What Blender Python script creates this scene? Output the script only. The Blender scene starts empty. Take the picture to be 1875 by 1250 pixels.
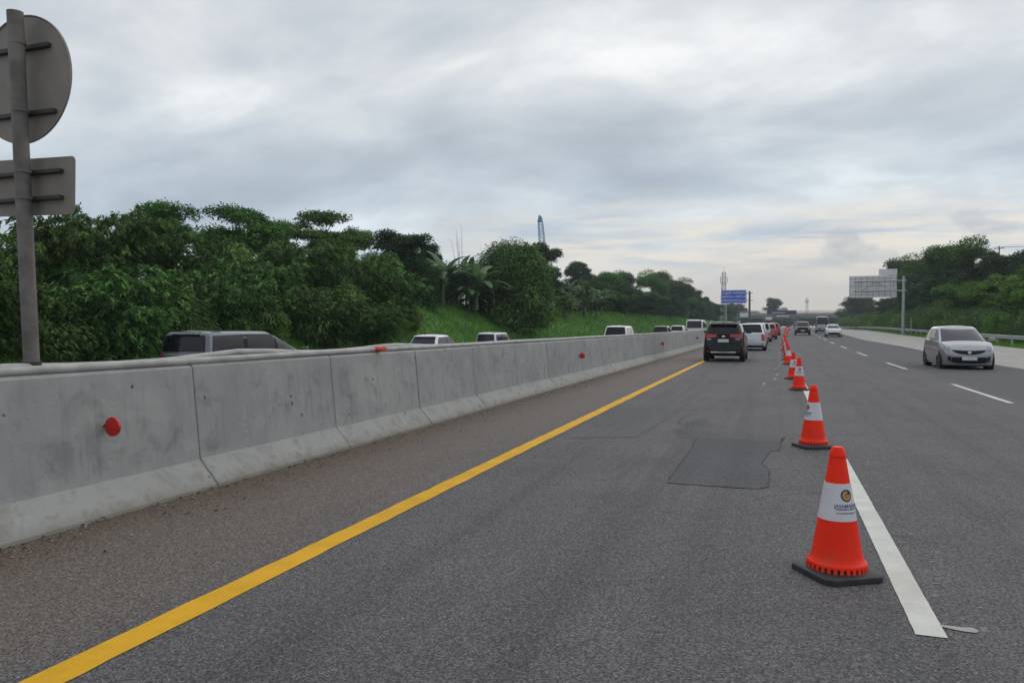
import bpy, math, random
import numpy as np
from mathutils import Vector, Matrix

SC = bpy.context.scene
COL = SC.collection
R = math.radians
random.seed(7)
RNG = np.random.default_rng(11)

# ------------------------------------------------------------------ camera
cam_d = bpy.data.cameras.new("camera")
cam = bpy.data.objects.new("camera", cam_d)
COL.objects.link(cam)
cam.location = (0, 0, 1.5)
cam.rotation_euler = (R(90 - 1.133), 0, R(19.2))
cam_d.sensor_width = 36
cam_d.lens = 1365 / 1875 * 36
cam_d.clip_start = 0.05
cam_d.clip_end = 6000
SC.camera = cam

# ------------------------------------------------------------------ render / exposure
SC.view_settings.view_transform = 'Standard'
SC.view_settings.look = 'None'
SC.view_settings.exposure = 0.0
SC.view_settings.gamma = 1
SC.render.engine = 'CYCLES'
SC.cycles.max_bounces = 6
SC.cycles.diffuse_bounces = 3
SC.cycles.glossy_bounces = 3
SC.cycles.transmission_bounces = 3
SC.cycles.volume_bounces = 0
SC.cycles.use_denoising = True
SC.cycles.use_adaptive_sampling = True
SC.cycles.adaptive_threshold = 0.006
SUN_EL, SUN_AZ = 52.0, 25.0      # azimuth measured from +Y towards +X


# ------------------------------------------------------------------ node helper
class NT:
    def __init__(self, tree):
        self.t = tree

    def n(self, typ, **kw):
        nd = self.t.nodes.new(typ)
        for k, v in kw.items():
            if k.startswith('i_'):
                key = k[2:]
                nd.inputs[int(key) if key.isdigit() else key].default_value = v
            else:
                setattr(nd, k, v)
        return nd

    def l(self, a, b):
        self.t.links.new(a, b)

    def val(self, sock, x):
        if hasattr(x, 'is_linked') or isinstance(x, bpy.types.NodeSocket):
            self.l(x, sock)
        else:
            sock.default_value = x

    def math(self, op, a, b=0.0, c=None, clamp=False):
        nd = self.n('ShaderNodeMath', operation=op, use_clamp=clamp)
        self.val(nd.inputs[0], a)
        self.val(nd.inputs[1], b)
        if c is not None:
            self.val(nd.inputs[2], c)
        return nd.outputs[0]

    def sstep(self, x, a, b):
        nd = self.n('ShaderNodeMapRange', interpolation_type='SMOOTHSTEP')
        self.val(nd.inputs[0], x)
        nd.inputs[1].default_value = a
        nd.inputs[2].default_value = b
        nd.inputs[3].default_value = 0
        nd.inputs[4].default_value = 1
        return nd.outputs[0]

    def maprange(self, x, a, b, c, d):
        nd = self.n('ShaderNodeMapRange')
        self.val(nd.inputs[0], x)
        for i, v in enumerate((a, b, c, d)):
            nd.inputs[i + 1].default_value = v
        return nd.outputs[0]

    def mix(self, f, a, b, mode='MIX'):
        nd = self.n('ShaderNodeMix', data_type='RGBA', blend_type=mode)
        self.val(nd.inputs[0], f)
        self.val(nd.inputs[6], a if isinstance(a, bpy.types.NodeSocket) else (*a, 1) if len(a) == 3 else a)
        self.val(nd.inputs[7], b if isinstance(b, bpy.types.NodeSocket) else (*b, 1) if len(b) == 3 else b)
        return nd.outputs[2]

    def noise(self, vec, scale, detail=4, rough=0.5, dist=0.0):
        nd = self.n('ShaderNodeTexNoise')
        if vec is not None:
            self.l(vec, nd.inputs['Vector'])
        nd.inputs['Scale'].default_value = scale
        nd.inputs['Detail'].default_value = detail
        nd.inputs['Roughness'].default_value = rough
        nd.inputs['Distortion'].default_value = dist
        return nd.outputs[0]

    def voro(self, vec, scale, feature='F1', rnd=1.0, out='Distance'):
        nd = self.n('ShaderNodeTexVoronoi', feature=feature)
        self.l(vec, nd.inputs['Vector'])
        nd.inputs['Scale'].default_value = scale
        nd.inputs['Randomness'].default_value = rnd
        return nd.outputs[out]

    def scalev(self, vec, s):
        nd = self.n('ShaderNodeVectorMath', operation='MULTIPLY')
        self.l(vec, nd.inputs[0])
        nd.inputs[1].default_value = s
        return nd.outputs[0]

    def comb(self, x, y, z=0.0):
        nd = self.n('ShaderNodeCombineXYZ')
        self.val(nd.inputs[0], x)
        self.val(nd.inputs[1], y)
        self.val(nd.inputs[2], z)
        return nd.outputs[0]

    def sep(self, v):
        nd = self.n('ShaderNodeSeparateXYZ')
        self.l(v, nd.inputs[0])
        return nd.outputs

    def ramp(self, f, stops):
        nd = self.n('ShaderNodeValToRGB')
        cr = nd.color_ramp
        while len(cr.elements) < len(stops):
            cr.elements.new(0.5)
        for e, (p, c) in zip(cr.elements, stops):
            e.position = p
            e.color = (*c, 1) if len(c) == 3 else c
        self.val(nd.inputs[0], f)
        return nd.outputs[0]


# ------------------------------------------------------------------ world: overcast cloud sky over a Nishita sky
W = bpy.data.worlds.new("World")
SC.world = W
W.use_nodes = True
wt = W.node_tree
wt.nodes.clear()
g = NT(wt)
out = g.n('ShaderNodeOutputWorld')
bg = g.n('ShaderNodeBackground')
bg.inputs[1].default_value = 0.1
g.l(bg.outputs[0], out.inputs[0])
sky = g.n('ShaderNodeTexSky', sky_type='NISHITA', sun_disc=False)
sky.sun_elevation = R(SUN_EL)
sky.sun_rotation = R(SUN_AZ)
sky.air_density = 1.2
sky.dust_density = 2.0
tc = g.n('ShaderNodeTexCoord')
dx, dy, dz = g.sep(tc.outputs['Generated'])
zc = g.math('MAXIMUM', dz, 0.0)
den = g.math('ADD', zc, 0.30)
uv = g.comb(g.math('DIVIDE', dx, den), g.math('DIVIDE', dy, den))
# cloud banks lie obliquely across the road
rot = g.n('ShaderNodeMapping')
rot.inputs['Rotation'].default_value = (0, 0, R(34))
rot.inputs['Scale'].default_value = (0.85, 1.25, 1.0)
rot.inputs['Location'].default_value = (1.35, 3.1, 0.0)
g.l(uv, rot.inputs['Vector'])
ruv = rot.outputs[0]
n1 = g.noise(ruv, 1.75, 7, 0.50, 0.3)
n2 = g.noise(ruv, 5.0, 7, 0.58, 0.2)
n3 = g.noise(ruv, 0.55, 4, 0.5, 0.2)
bil = g.math('ABSOLUTE', g.math('SUBTRACT', g.noise(ruv, 2.3, 7, 0.58, 0.5), 0.5))
f = g.math('ADD', g.math('MULTIPLY', n1, 0.55), g.math('ADD', g.math('MULTIPLY', n2, 0.13), g.math('ADD', g.math('MULTIPLY', n3, 0.34), g.math('MULTIPLY', bil, -0.22))))
cl = g.ramp(f, [(0.35, (4.6, 5.1, 5.6)), (0.43, (5.4, 5.9, 6.4)), (0.49, (6.3, 6.75, 7.2)), (0.55, (7.5, 7.85, 8.1)), (0.62, (9.8, 9.9, 9.9))])
# overhead a little brighter, low cloud greyer and bluer
el = g.math('ARCSINE', g.math('MINIMUM', zc, 0.9999))
cl = g.mix(g.sstep(el, R(20), R(4)), cl, (0.84, 0.92, 0.985), 'MULTIPLY')
# bright warm strip low down ahead-right where the cloud deck thins
dotn = g.n('ShaderNodeVectorMath', operation='DOT_PRODUCT')
g.l(tc.outputs['Generated'], dotn.inputs[0])
dotn.inputs[1].default_value = (math.sin(R(4)), math.cos(R(4)), 0)
az = g.sstep(dotn.outputs['Value'], 0.80, 0.99)
elw = g.math('ADD', el, g.math('MULTIPLY', g.math('SUBTRACT', n2, 0.5), 0.09))
band = g.math('MULTIPLY', g.sstep(elw, R(10.5), R(6.0)), g.sstep(elw, R(2.0), R(5.2)))
streak = g.noise(g.comb(g.math('MULTIPLY', dx, 3.2), g.math('MULTIPLY', dy, 3.2), g.math('MULTIPLY', dz, 30.0)), 1.6, 6, 0.6, 0.4)
band = g.math('MULTIPLY', band, g.sstep(streak, 0.33, 0.62))
cl = g.mix(g.math('MULTIPLY', g.math('MULTIPLY', band, az), 0.95), cl, (9.0, 8.35, 7.4))
low = g.math('MULTIPLY', g.sstep(el, R(6.5), R(1.5)), g.maprange(az, 0, 1, 0.35, 1.0))
cl = g.mix(g.math('MULTIPLY', low, 0.92), cl, (6.95, 6.4, 5.85))


def cumulus(azd, eld, rx, ry, col, amt):
    global cl
    a = g.math('ARCTAN2', dx, dy)
    wob = g.noise(tc.outputs['Generated'], 34, 8, 0.62, 0.2)
    wx = g.math('DIVIDE', g.math('SUBTRACT', a, R(azd)), R(rx))
    wy = g.math('DIVIDE', g.math('SUBTRACT', el, R(eld)), R(ry))
    d2 = g.math('SQRT', g.math('ADD', g.math('MULTIPLY', wx, wx), g.math('MULTIPLY', wy, wy)))
    d2 = g.math('ADD', d2, g.math('MULTIPLY', g.math('SUBTRACT', wob, 0.5), 1.9))
    cl = g.mix(g.math('MULTIPLY', g.sstep(d2, 1.05, 0.55), amt), cl, col)


for q in ((4.5, 6.2, 1.15, 0.85, 0.45), (5.3, 5.5, 1.6, 0.8, 0.45), (6.4, 4.9, 1.9, 0.6, 0.4), (3.9, 5.3, 1.1, 0.5, 0.3), (12.2, 7.0, 1.3, 0.7, 0.45), (13.4, 6.4, 1.9, 0.6, 0.4)):
    cumulus(q[0], q[1], q[2], q[3], (5.0, 5.3, 5.65), q[4])
fin = g.mix(0.97, sky.outputs[0], cl)
g.l(fin, bg.inputs[0])

# ------------------------------------------------------------------ sun (soft, behind cloud)
sd = bpy.data.lights.new("sun", 'SUN')
sd.energy = 0.9
sd.angle = R(100)
sd.color = (1.0, 0.96, 0.90)
sun = bpy.data.objects.new("sun", sd)
COL.objects.link(sun)
sv = Vector((math.sin(R(SUN_AZ)) * math.cos(R(SUN_EL)), math.cos(R(SUN_AZ)) * math.cos(R(SUN_EL)), math.sin(R(SUN_EL))))
sun.rotation_euler = sv.to_track_quat('Z', 'Y').to_euler()
sun.location = (0, 0, 40)


# ------------------------------------------------------------------ road alignment
def off(Y):
    return 0.0 if Y < 0 else (1e-4 * Y * Y if Y < 150 else 2.25 + .03 * (Y - 150))


def hdg(Y):
    return 0.0 if Y < 0 else math.atan(2e-4 * min(Y, 150))


def zr(Y):
    t = min(1, max(0, (Y - 30) / 150))
    return .75 * t * t * (3 - 2 * t)


def P(X, Y, Z=0.0):
    return Vector((X + off(Y), Y, Z + zr(Y)))


GZ = [(-700, 4.0), (-80, 4.0), (-34, 3.7), (-29, 3.3), (-27, 2.9), (-25, 1.75), (-23, 0.3), (-21.6, -0.70), (-21, -0.75), (-6.0, -0.1), (-5.4, 0.0), (15.2, 0.0), (17, 0.0), (22, 0.3), (30, 1.2), (80, 1.5), (700, 1.5)]


def gz(X):
    for (a, za), (b, zb) in zip(GZ, GZ[1:]):
        if a <= X <= b:
            return za + (zb - za) * (X - a) / (b - a)
    return 0.0


# ------------------------------------------------------------------ object helpers
def tag(o, label=None, cat=None, group=None, kind=None):
    if label:
        o['label'] = label
    if cat:
        o['category'] = cat
    if group:
        o['group'] = group
    if kind:
        o['kind'] = kind
    return o


def empty(name, loc, rz=0.0, label=None, cat=None, group=None):
    o = bpy.data.objects.new(name, None)
    COL.objects.link(o)
    o.location = loc
    o.rotation_euler = (0, 0, rz)
    o.empty_display_size = 0.3
    return tag(o, label, cat, group)


class MB:
    """collects faces of ONE mesh"""

    def __init__(self):
        self.v, self.f, self.uv = [], [], None

    def add(self, vs, fs):
        b = len(self.v)
        self.v += [tuple(x) for x in vs]
        self.f += [tuple(i + b for i in f) for f in fs]
        return self

    def box(self, lo, hi, M=None):
        x0, y0, z0 = lo
        x1, y1, z1 = hi
        vs = [Vector(p) for p in ((x0, y0, z0), (x1, y0, z0), (x1, y1, z0), (x0, y1, z0), (x0, y0, z1), (x1, y0, z1), (x1, y1, z1), (x0, y1, z1))]
        if M is not None:
            vs = [M @ p for p in vs]
        return self.add(vs, [(0, 3, 2, 1), (4, 5, 6, 7), (0, 1, 5, 4), (1, 2, 6, 5), (2, 3, 7, 6), (3, 0, 4, 7)])

    def tube(self, pts, rad, n=8, caps=True):
        pts = [Vector(p) for p in pts]
        rs = rad if isinstance(rad, (list, tuple)) else [rad] * len(pts)
        rings = []
        for i, p in enumerate(pts):
            d = (pts[min(i + 1, len(pts) - 1)] - pts[max(i - 1, 0)]).normalized()
            a = d.cross(Vector((0, 0, 1)))
            if a.length < 0.05:
                a = d.cross(Vector((0, 1, 0)))
            a.normalize()
            b = d.cross(a)
            rings.append([p + (a * math.cos(2 * math.pi * k / n) + b * math.sin(2 * math.pi * k / n)) * rs[i] for k in range(n)])
        vs = [q for r_ in rings for q in r_]
        fs = []
        for i in range(len(pts) - 1):
            for k in range(n):
                k2 = (k + 1) % n
                fs.append((i * n + k, i * n + k2, (i + 1) * n + k2, (i + 1) * n + k))
        if caps:
            fs.append(tuple(range(n - 1, -1, -1)))
            fs.append(tuple((len(pts) - 1) * n + k for k in range(n)))
        return self.add(vs, fs)

    def lathe(self, prof, n=24, M=None, cap=True):
        """profile of (r, z) about local z"""
        vs, fs = [], []
        for (r_, z) in prof:
            for k in range(n):
                a = 2 * math.pi * k / n
                p = Vector((r_ * math.cos(a), r_ * math.sin(a), z))
                vs.append(M @ p if M is not None else p)
        for i in range(len(prof) - 1):
            for k in range(n):
                k2 = (k + 1) % n
                fs.append((i * n + k, i * n + k2, (i + 1) * n + k2, (i + 1) * n + k))
        if cap:
            fs.append(tuple(range(n - 1, -1, -1)))
            fs.append(tuple((len(prof) - 1) * n + k for k in range(n)))
        return self.add(vs, fs)

    def prism(self, poly, y0, y1, M=None):
        """polygon in (x, z) extruded along y"""
        n = len(poly)
        vs = [Vector((x, y0, z)) for x, z in poly] + [Vector((x, y1, z)) for x, z in poly]
        if M is not None:
            vs = [M @ p for p in vs]
        return self.add(vs, [tuple(range(n)), tuple(range(2 * n - 1, n - 1, -1))] + [(i, i + n, (i + 1) % n + n, (i + 1) % n) for i in range(n)])

    def build(self, name, mat, parent=None, smooth=0, bevel=0.0):
        me = bpy.data.meshes.new(name)
        me.from_pydata(self.v, [], self.f)
        if self.uv is not None:
            l = me.uv_layers.new(name='UVMap')
            for lo in me.loops:
                l.data[lo.index].uv = self.uv[lo.vertex_index]
        me.materials.append(mat)
        if smooth:
            me.shade_smooth()
            me.set_sharp_from_angle(angle=R(smooth))
        me.update()
        o = bpy.data.objects.new(name, me)
        COL.objects.link(o)
        if parent is not None:
            o.parent = parent
        if bevel:
            b = o.modifiers.new('edge', 'BEVEL')
            b.width = bevel
            b.segments = 2
            b.limit_method = 'ANGLE'
            b.angle_limit = R(40)
        return o


def children_of(o):
    return [c for c in o.children]


def copy_tree(o, parent=None):
    c = o.copy()
    COL.objects.link(c)
    if parent is not None:
        c.parent = parent
    for ch in children_of(o):
        copy_tree(ch, c)
    return c


def text_mesh(s, size, spacing=1.0, bold=0.0):
    """verts and faces of a line of lettering in the xy plane, centred"""
    cu = bpy.data.curves.new('lettering', 'FONT')
    cu.body = s
    cu.size = size
    cu.align_x = 'CENTER'
    cu.align_y = 'CENTER'
    cu.space_character = spacing
    cu.offset = bold
    cu.resolution_u = 3
    o = bpy.data.objects.new('lettering', cu)
    COL.objects.link(o)
    dg = bpy.context.evaluated_depsgraph_get()
    me = o.evaluated_get(dg).to_mesh()
    vs = [tuple(v.co) for v in me.vertices]
    fs = [tuple(p.vertices) for p in me.polygons]
    o.evaluated_get(dg).to_mesh_clear()
    bpy.data.objects.remove(o)
    bpy.data.curves.remove(cu)
    return vs, fs


# ------------------------------------------------------------------ materials
def new_mat(name):
    m = bpy.data.materials.new(name)
    m.use_nodes = True
    nt = m.node_tree
    nt.nodes.clear()
    gg = NT(nt)
    o = gg.n('ShaderNodeOutputMaterial')
    p = gg.n('ShaderNodeBsdfPrincipled')
    gg.l(p.outputs[0], o.inputs[0])
    return m, gg, p, o


def simple(name, col, rough=0.6, metal=0.0, vary=0.12, scale=6.0, spec=0.5, coat=0.0, bump=0.0, emit=None):
    m, gg, p, o = new_mat(name)
    t = gg.n('ShaderNodeTexCoord')
    nz = gg.noise(t.outputs['Object'], scale, 5, 0.6)
    a = tuple(c * (1 - vary) for c in col)
    b = tuple(min(1, c * (1 + vary)) for c in col)
    c = gg.mix(gg.sstep(nz, 0.3, 0.7), a, b)
    gg.l(c, p.inputs['Base Color'])
    p.inputs['Roughness'].default_value = rough
    p.inputs['Metallic'].default_value = metal
    p.inputs['Specular IOR Level'].default_value = spec
    p.inputs['Coat Weight'].default_value = coat
    p.inputs['Coat Roughness'].default_value = 0.05
    if bump:
        bn = gg.n('ShaderNodeBump')
        bn.inputs['Strength'].default_value = bump
        bn.inputs['Distance'].default_value = 0.01
        gg.l(gg.noise(t.outputs['Object'], scale * 8, 4, 0.6), bn.inputs['Height'])
        gg.l(bn.outputs[0], p.inputs['Normal'])
    return m


def asphalt(name, tone=(0.104, 0.098, 0.102), main=True, speck=1.0):
    m, gg, p, o = new_mat(name)
    t = gg.n('ShaderNodeTexCoord')
    uvn = t.outputs['UV']
    X, Y, _ = gg.sep(uvn)
    big = gg.noise(uvn, 0.55, 5, 0.6, 0.3)
    long_ = gg.noise(gg.scalev(uvn, (2.2, 0.045, 1)), 1.0, 5, 0.6)
    mid = gg.noise(uvn, 5.0, 5, 0.65)
    base = gg.mix(gg.sstep(big, 0.25, 0.75), tuple(c * 0.86 for c in tone), tuple(c * 1.12 for c in tone))
    base = gg.mix(gg.math('MULTIPLY', gg.sstep(long_, 0.46, 0.68), 0.55), base, tuple(c * 0.62 for c in tone))
    base = gg.mix(gg.math('MULTIPLY', gg.sstep(mid, 0.5, 0.75), 0.25), base, tuple(c * 0.7 for c in tone))
    if main:
        # lateral character: brown dust on the median shoulder, darker newer lane at the far side
        wob = gg.math('MULTIPLY', gg.math('SUBTRACT', gg.noise(gg.scalev(uvn, (1.0, 0.35, 1)), 1.2, 5, 0.6), 0.5), 0.9)
        xs = gg.math('ADD', X, wob)
        dust = gg.math('MULTIPLY', gg.sstep(xs, -2.75, -3.55), 0.75)
        base = gg.mix(dust, base, (0.150, 0.118, 0.098))
        dirt = gg.math('MULTIPLY', gg.sstep(xs, -4.15, -4.75), 0.75)
        base = gg.mix(dirt, base, (0.118, 0.084, 0.060))
        xr_ = gg.math('ADD', X, gg.math('MULTIPLY', wob, 0.25))
        lane3 = gg.sstep(xr_, 4.66, 4.82)
        base = gg.mix(gg.math('MULTIPLY', lane3, 0.8), base, (0.076, 0.076, 0.081))
        # wheel paths polished darker, oil in lane centres
        for xc, wd, am in ((-2.2, 0.45, 0.22), (-0.1, 0.45, 0.12), (1.75, 0.5, 0.16), (3.5, 0.5, 0.16), (-1.25, 0.42, 0.55)):
            dd = gg.math('ABSOLUTE', gg.math('SUBTRACT', xs, xc))
            k = gg.math('MULTIPLY', gg.sstep(dd, wd, 0.0), gg.math('MULTIPLY', gg.sstep(gg.noise(gg.scalev(uvn, (1.6, 0.3, 1)), 1.0, 5, 0.65), 0.42, 0.68), am * 1.6))
            if xc == -1.25:
                k = gg.math('MULTIPLY', k, gg.math('ADD', 0.15, gg.math('MULTIPLY', gg.sstep(Y, 6.0, 8.5), gg.sstep(Y, 15.0, 11.5))))
            base = gg.mix(k, base, (0.04, 0.039, 0.04))
        # strip ground off beside the white line
        dd = gg.math('ABSOLUTE', gg.math('SUBTRACT', X, 0.55))
        base = gg.mix(gg.math('MULTIPLY', gg.sstep(dd, 0.085, 0.06), 0.35), base, (0.07, 0.075, 0.082))
        dd = gg.math('ABSOLUTE', gg.math('SUBTRACT', xs, 1.05))
        flecks = gg.sstep(gg.voro(gg.scalev(uvn, (1.0, 0.6, 1)), 5.0), 0.13, 0.07)
        base = gg.mix(gg.math('MULTIPLY', gg.math('MULTIPLY', flecks, gg.sstep(dd, 0.32, 0.15)), 0.35), base, (0.30, 0.30, 0.29))
        # hairline cracks
        cv = gg.n('ShaderNodeVectorMath', operation='ADD')
        gg.l(uvn, cv.inputs[0])
        nn = gg.n('ShaderNodeTexNoise')
        gg.l(uvn, nn.inputs['Vector'])
        nn.inputs['Scale'].default_value = 2.5
        nn.inputs['Detail'].default_value = 5
        sc_ = gg.scalev(nn.outputs['Color'], (0.5, 0.5, 0))
        gg.l(sc_, cv.inputs[1])
        ck = gg.voro(cv.outputs[0], 0.45, 'DISTANCE_TO_EDGE')
        ckm = gg.math('MULTIPLY', gg.sstep(ck, 0.012, 0.004), gg.math('MULTIPLY', gg.sstep(X, -2.7, -2.5), gg.sstep(gg.noise(uvn, 0.23, 3, 0.5), 0.53, 0.62)))
        base = gg.mix(gg.math('MULTIPLY', ckm, 0.7), base, (0.03, 0.03, 0.032))
    # aggregate
    v1 = gg.voro(uvn, 110.0, out='Color')
    s1 = gg.sep(v1)[0]
    v2 = gg.noise(uvn, 160.0, 3, 0.7)
    v3 = gg.noise(uvn, 55.0, 3, 0.65)
    mul = gg.math('ADD', 1.0, gg.math('MULTIPLY', gg.math('SUBTRACT', s1, 0.5), 1.2 * speck))
    mul = gg.math('MULTIPLY', mul, gg.math('ADD', 1.0, gg.math('MULTIPLY', gg.math('SUBTRACT', v2, 0.5), 2.0 * speck)))
    mul = gg.math('MULTIPLY', mul, gg.math('ADD', 1.0, gg.math('MULTIPLY', gg.math('SUBTRACT', v3, 0.5), 1.7 * speck)))
    lightst = gg.math('MULTIPLY', gg.sstep(s1, 0.93, 0.97), 0.45 * speck)
    base = gg.mix(1.0, base, gg.comb(mul, mul, mul), 'MULTIPLY')
    base = gg.mix(lightst, base, (0.26, 0.25, 0.24))
    darkst = gg.math('MULTIPLY', gg.sstep(gg.voro(uvn, 30.0), 0.24, 0.10), 0.7 * speck)
    base = gg.mix(darkst, base, (0.028, 0.028, 0.03))
    gg.l(base, p.inputs['Base Color'])
    p.inputs['Roughness'].default_value = 0.76
    p.inputs['Specular IOR Level'].default_value = 0.30
    bn = gg.n('ShaderNodeBump')
    bn.inputs['Strength'].default_value = 0.35
    bn.inputs['Distance'].default_value = 0.006
    gg.l(gg.math('ADD', s1, v3), bn.inputs['Height'])
    gg.l(bn.outputs[0], p.inputs['Normal'])
    return m


def paint_mark(name, col, wear=0.5):
    m, gg, p, o = new_mat(name)
    t = gg.n('ShaderNodeTexCoord')
    uvn = t.outputs['UV']
    nz = gg.noise(uvn, 3.0, 6, 0.65)
    fine = gg.noise(uvn, 90.0, 3, 0.7)
    c = gg.mix(gg.sstep(nz, 0.35, 0.75), col, tuple(k * 0.8 for k in col))
    c = gg.mix(gg.math('MULTIPLY', gg.sstep(fine, 0.56, 0.70), wear), c, tuple(k * 0.5 for k in col))
    dk = gg.noise(gg.scalev(uvn, (6, 0.7, 1)), 1.0, 5, 0.7)
    c = gg.mix(gg.math('MULTIPLY', gg.sstep(dk, 0.58, 0.8), 0.35), c, tuple(k * 0.55 for k in col))
    gg.l(c, p.inputs['Base Color'])
    p.inputs['Roughness'].default_value = 0.7
    p.inputs['Specular IOR Level'].default_value = 0.15
    bn = gg.n('ShaderNodeBump')
    bn.inputs['Strength'].default_value = 0.3
    bn.inputs['Distance'].default_value = 0.004
    gg.l(fine, bn.inputs['Height'])
    gg.l(bn.outputs[0], p.inputs['Normal'])
    return m


def barrier_mat():
    m, gg, p, o = new_mat('barrier_concrete')
    geo = gg.n('ShaderNodeNewGeometry')
    pos = geo.outputs['Position']
    px, py, pz = gg.sep(pos)
    oi = gg.n('ShaderNodeObjectInfo')
    rnd = oi.outputs['Random']
    wv = gg.comb(gg.math('MULTIPLY', px, 0.3), py, pz)
    big = gg.noise(wv, 1.6, 6, 0.62, 0.4)
    blot = gg.noise(wv, 3.6, 7, 0.68, 0.5)
    streak = gg.noise(gg.comb(0.0, gg.math('MULTIPLY', py, 9.0), gg.math('MULTIPLY', pz, 0.9)), 1.0, 6, 0.65, 0.3)
    fine = gg.noise(wv, 70, 4, 0.7)
    c = gg.mix(gg.sstep(big, 0.3, 0.7), (0.285, 0.288, 0.285), (0.37, 0.37, 0.362))
    c = gg.mix(gg.math('MULTIPLY', gg.math('SUBTRACT', rnd, 0.3), 0.35, clamp=True), c, (0.26, 0.268, 0.27))
    up = gg.math('MULTIPLY', gg.sstep(pz, 0.25, 0.32), gg.sstep(pz, 1.13, 0.95))
    c = gg.mix(gg.math('MULTIPLY', gg.math('MULTIPLY', gg.sstep(blot, 0.49, 0.72), 0.56), up), c, (0.155, 0.157, 0.158))
    c = gg.mix(gg.math('MULTIPLY', gg.math('MULTIPLY', gg.sstep(streak, 0.50, 0.70), 0.34), up), c, (0.17, 0.172, 0.172))
    c = gg.mix(gg.math('MULTIPLY', gg.sstep(streak, 0.42, 0.28), 0.3), c, (0.42, 0.42, 0.41))
    foot = gg.sstep(pz, 0.26, 0.22)
    c = gg.mix(gg.math('MULTIPLY', foot, 0.55), c, (0.36, 0.352, 0.325))  # foot painted warmer, and paler to stand in for skylight on its slope
    c = gg.mix(gg.math('MULTIPLY', foot, gg.math('MULTIPLY', gg.sstep(blot, 0.46, 0.66), 0.65)), c, (0.22, 0.212, 0.19))
    # splash dirt at the very bottom
    d = gg.sstep(gg.math('ADD', pz, gg.math('MULTIPLY', gg.math('SUBTRACT', blot, 0.5), 0.45)), 0.11, 0.0)
    c = gg.mix(gg.math('MULTIPLY', d, 0.7), c, (0.20, 0.175, 0.14))
    # blow holes
    vv = gg.voro(wv, 6.0)
    pit = gg.sstep(vv, 0.14, 0.09)
    keep = gg.sstep(gg.sep(gg.voro(wv, 6.0, out='Color'))[1], 0.72, 0.74)
    c = gg.mix(gg.math('MULTIPLY', gg.math('MULTIPLY', pit, keep), 0.85), c, (0.06, 0.06, 0.06))
    vv = gg.voro(wv, 26)
    pit2 = gg.math('MULTIPLY', gg.sstep(vv, 0.2, 0.1), gg.sstep(gg.sep(gg.voro(wv, 26, out='Color'))[1], 0.82, 0.84))
    c = gg.mix(gg.math('MULTIPLY', pit2, 0.55), c, (0.10, 0.10, 0.10))
    c = gg.mix(gg.math('MULTIPLY', gg.sstep(fine, 0.5, 0.75), 0.22), c, (0.25, 0.25, 0.25))
    gg.l(c, p.inputs['Base Color'])
    p.inputs['Roughness'].default_value = 0.88
    p.inputs['Specular IOR Level'].default_value = 0.25
    bn = gg.n('ShaderNodeBump')
    bn.inputs['Strength'].default_value = 0.35
    bn.inputs['Distance'].default_value = 0.008
    gg.l(gg.math('SUBTRACT', gg.math('ADD', fine, blot), pit), bn.inputs['Height'])
    gg.l(bn.outputs[0], p.inputs['Normal'])
    return m


def foliage_mat(name, dark, light, trans=0.14, rough=0.55):
    m, gg, p, o = new_mat(name)
    at = gg.n('ShaderNodeAttribute', attribute_name='tint')
    oi = gg.n('ShaderNodeObjectInfo')
    c = gg.mix(at.outputs['Fac'], dark, light)
    hs = gg.n('ShaderNodeHueSaturation')
    gg.l(c, hs.inputs['Color'])
    gg.l(gg.maprange(oi.outputs['Random'], 0, 1, 0.475, 0.515), hs.inputs['Hue'])
    gg.l(gg.maprange(oi.outputs['Random'], 0, 1, 0.75, 1.25), hs.inputs['Value'])
    hs.inputs['Saturation'].default_value = 1.0
    gg.l(hs.outputs[0], p.inputs['Base Color'])
    p.inputs['Roughness'].default_value = rough
    p.inputs['Specular IOR Level'].default_value = 0.12
    tr = gg.n('ShaderNodeBsdfTranslucent')
    gg.l(hs.outputs[0], tr.inputs[0])
    ms = gg.n('ShaderNodeMixShader')
    ms.inputs[0].default_value = trans
    gg.l(p.outputs[0], ms.inputs[1])
    gg.l(tr.outputs[0], ms.inputs[2])
    gg.l(ms.outputs[0], o.inputs[0])
    return m


def grass_ground(name, a, b, c_):
    m, gg, p, o = new_mat(name)
    geo = gg.n('ShaderNodeNewGeometry')
    pos = geo.outputs['Position']
    n_1 = gg.noise(pos, 0.35, 5, 0.6)
    n_2 = gg.noise(pos, 3.0, 6, 0.7)
    c = gg.mix(gg.sstep(n_1, 0.35, 0.65), a, b)
    c = gg.mix(gg.math('MULTIPLY', gg.sstep(n_2, 0.45, 0.7), 0.7), c, c_)
    gg.l(c, p.inputs['Base Color'])
    p.inputs['Roughness'].default_value = 0.9
    bn = gg.n('ShaderNodeBump')
    bn.inputs['Strength'].default_value = 1.0
    bn.inputs['Distance'].default_value = 0.2
    gg.l(n_2, bn.inputs['Height'])
    gg.l(bn.outputs[0], p.inputs['Normal'])
    return m


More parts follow.
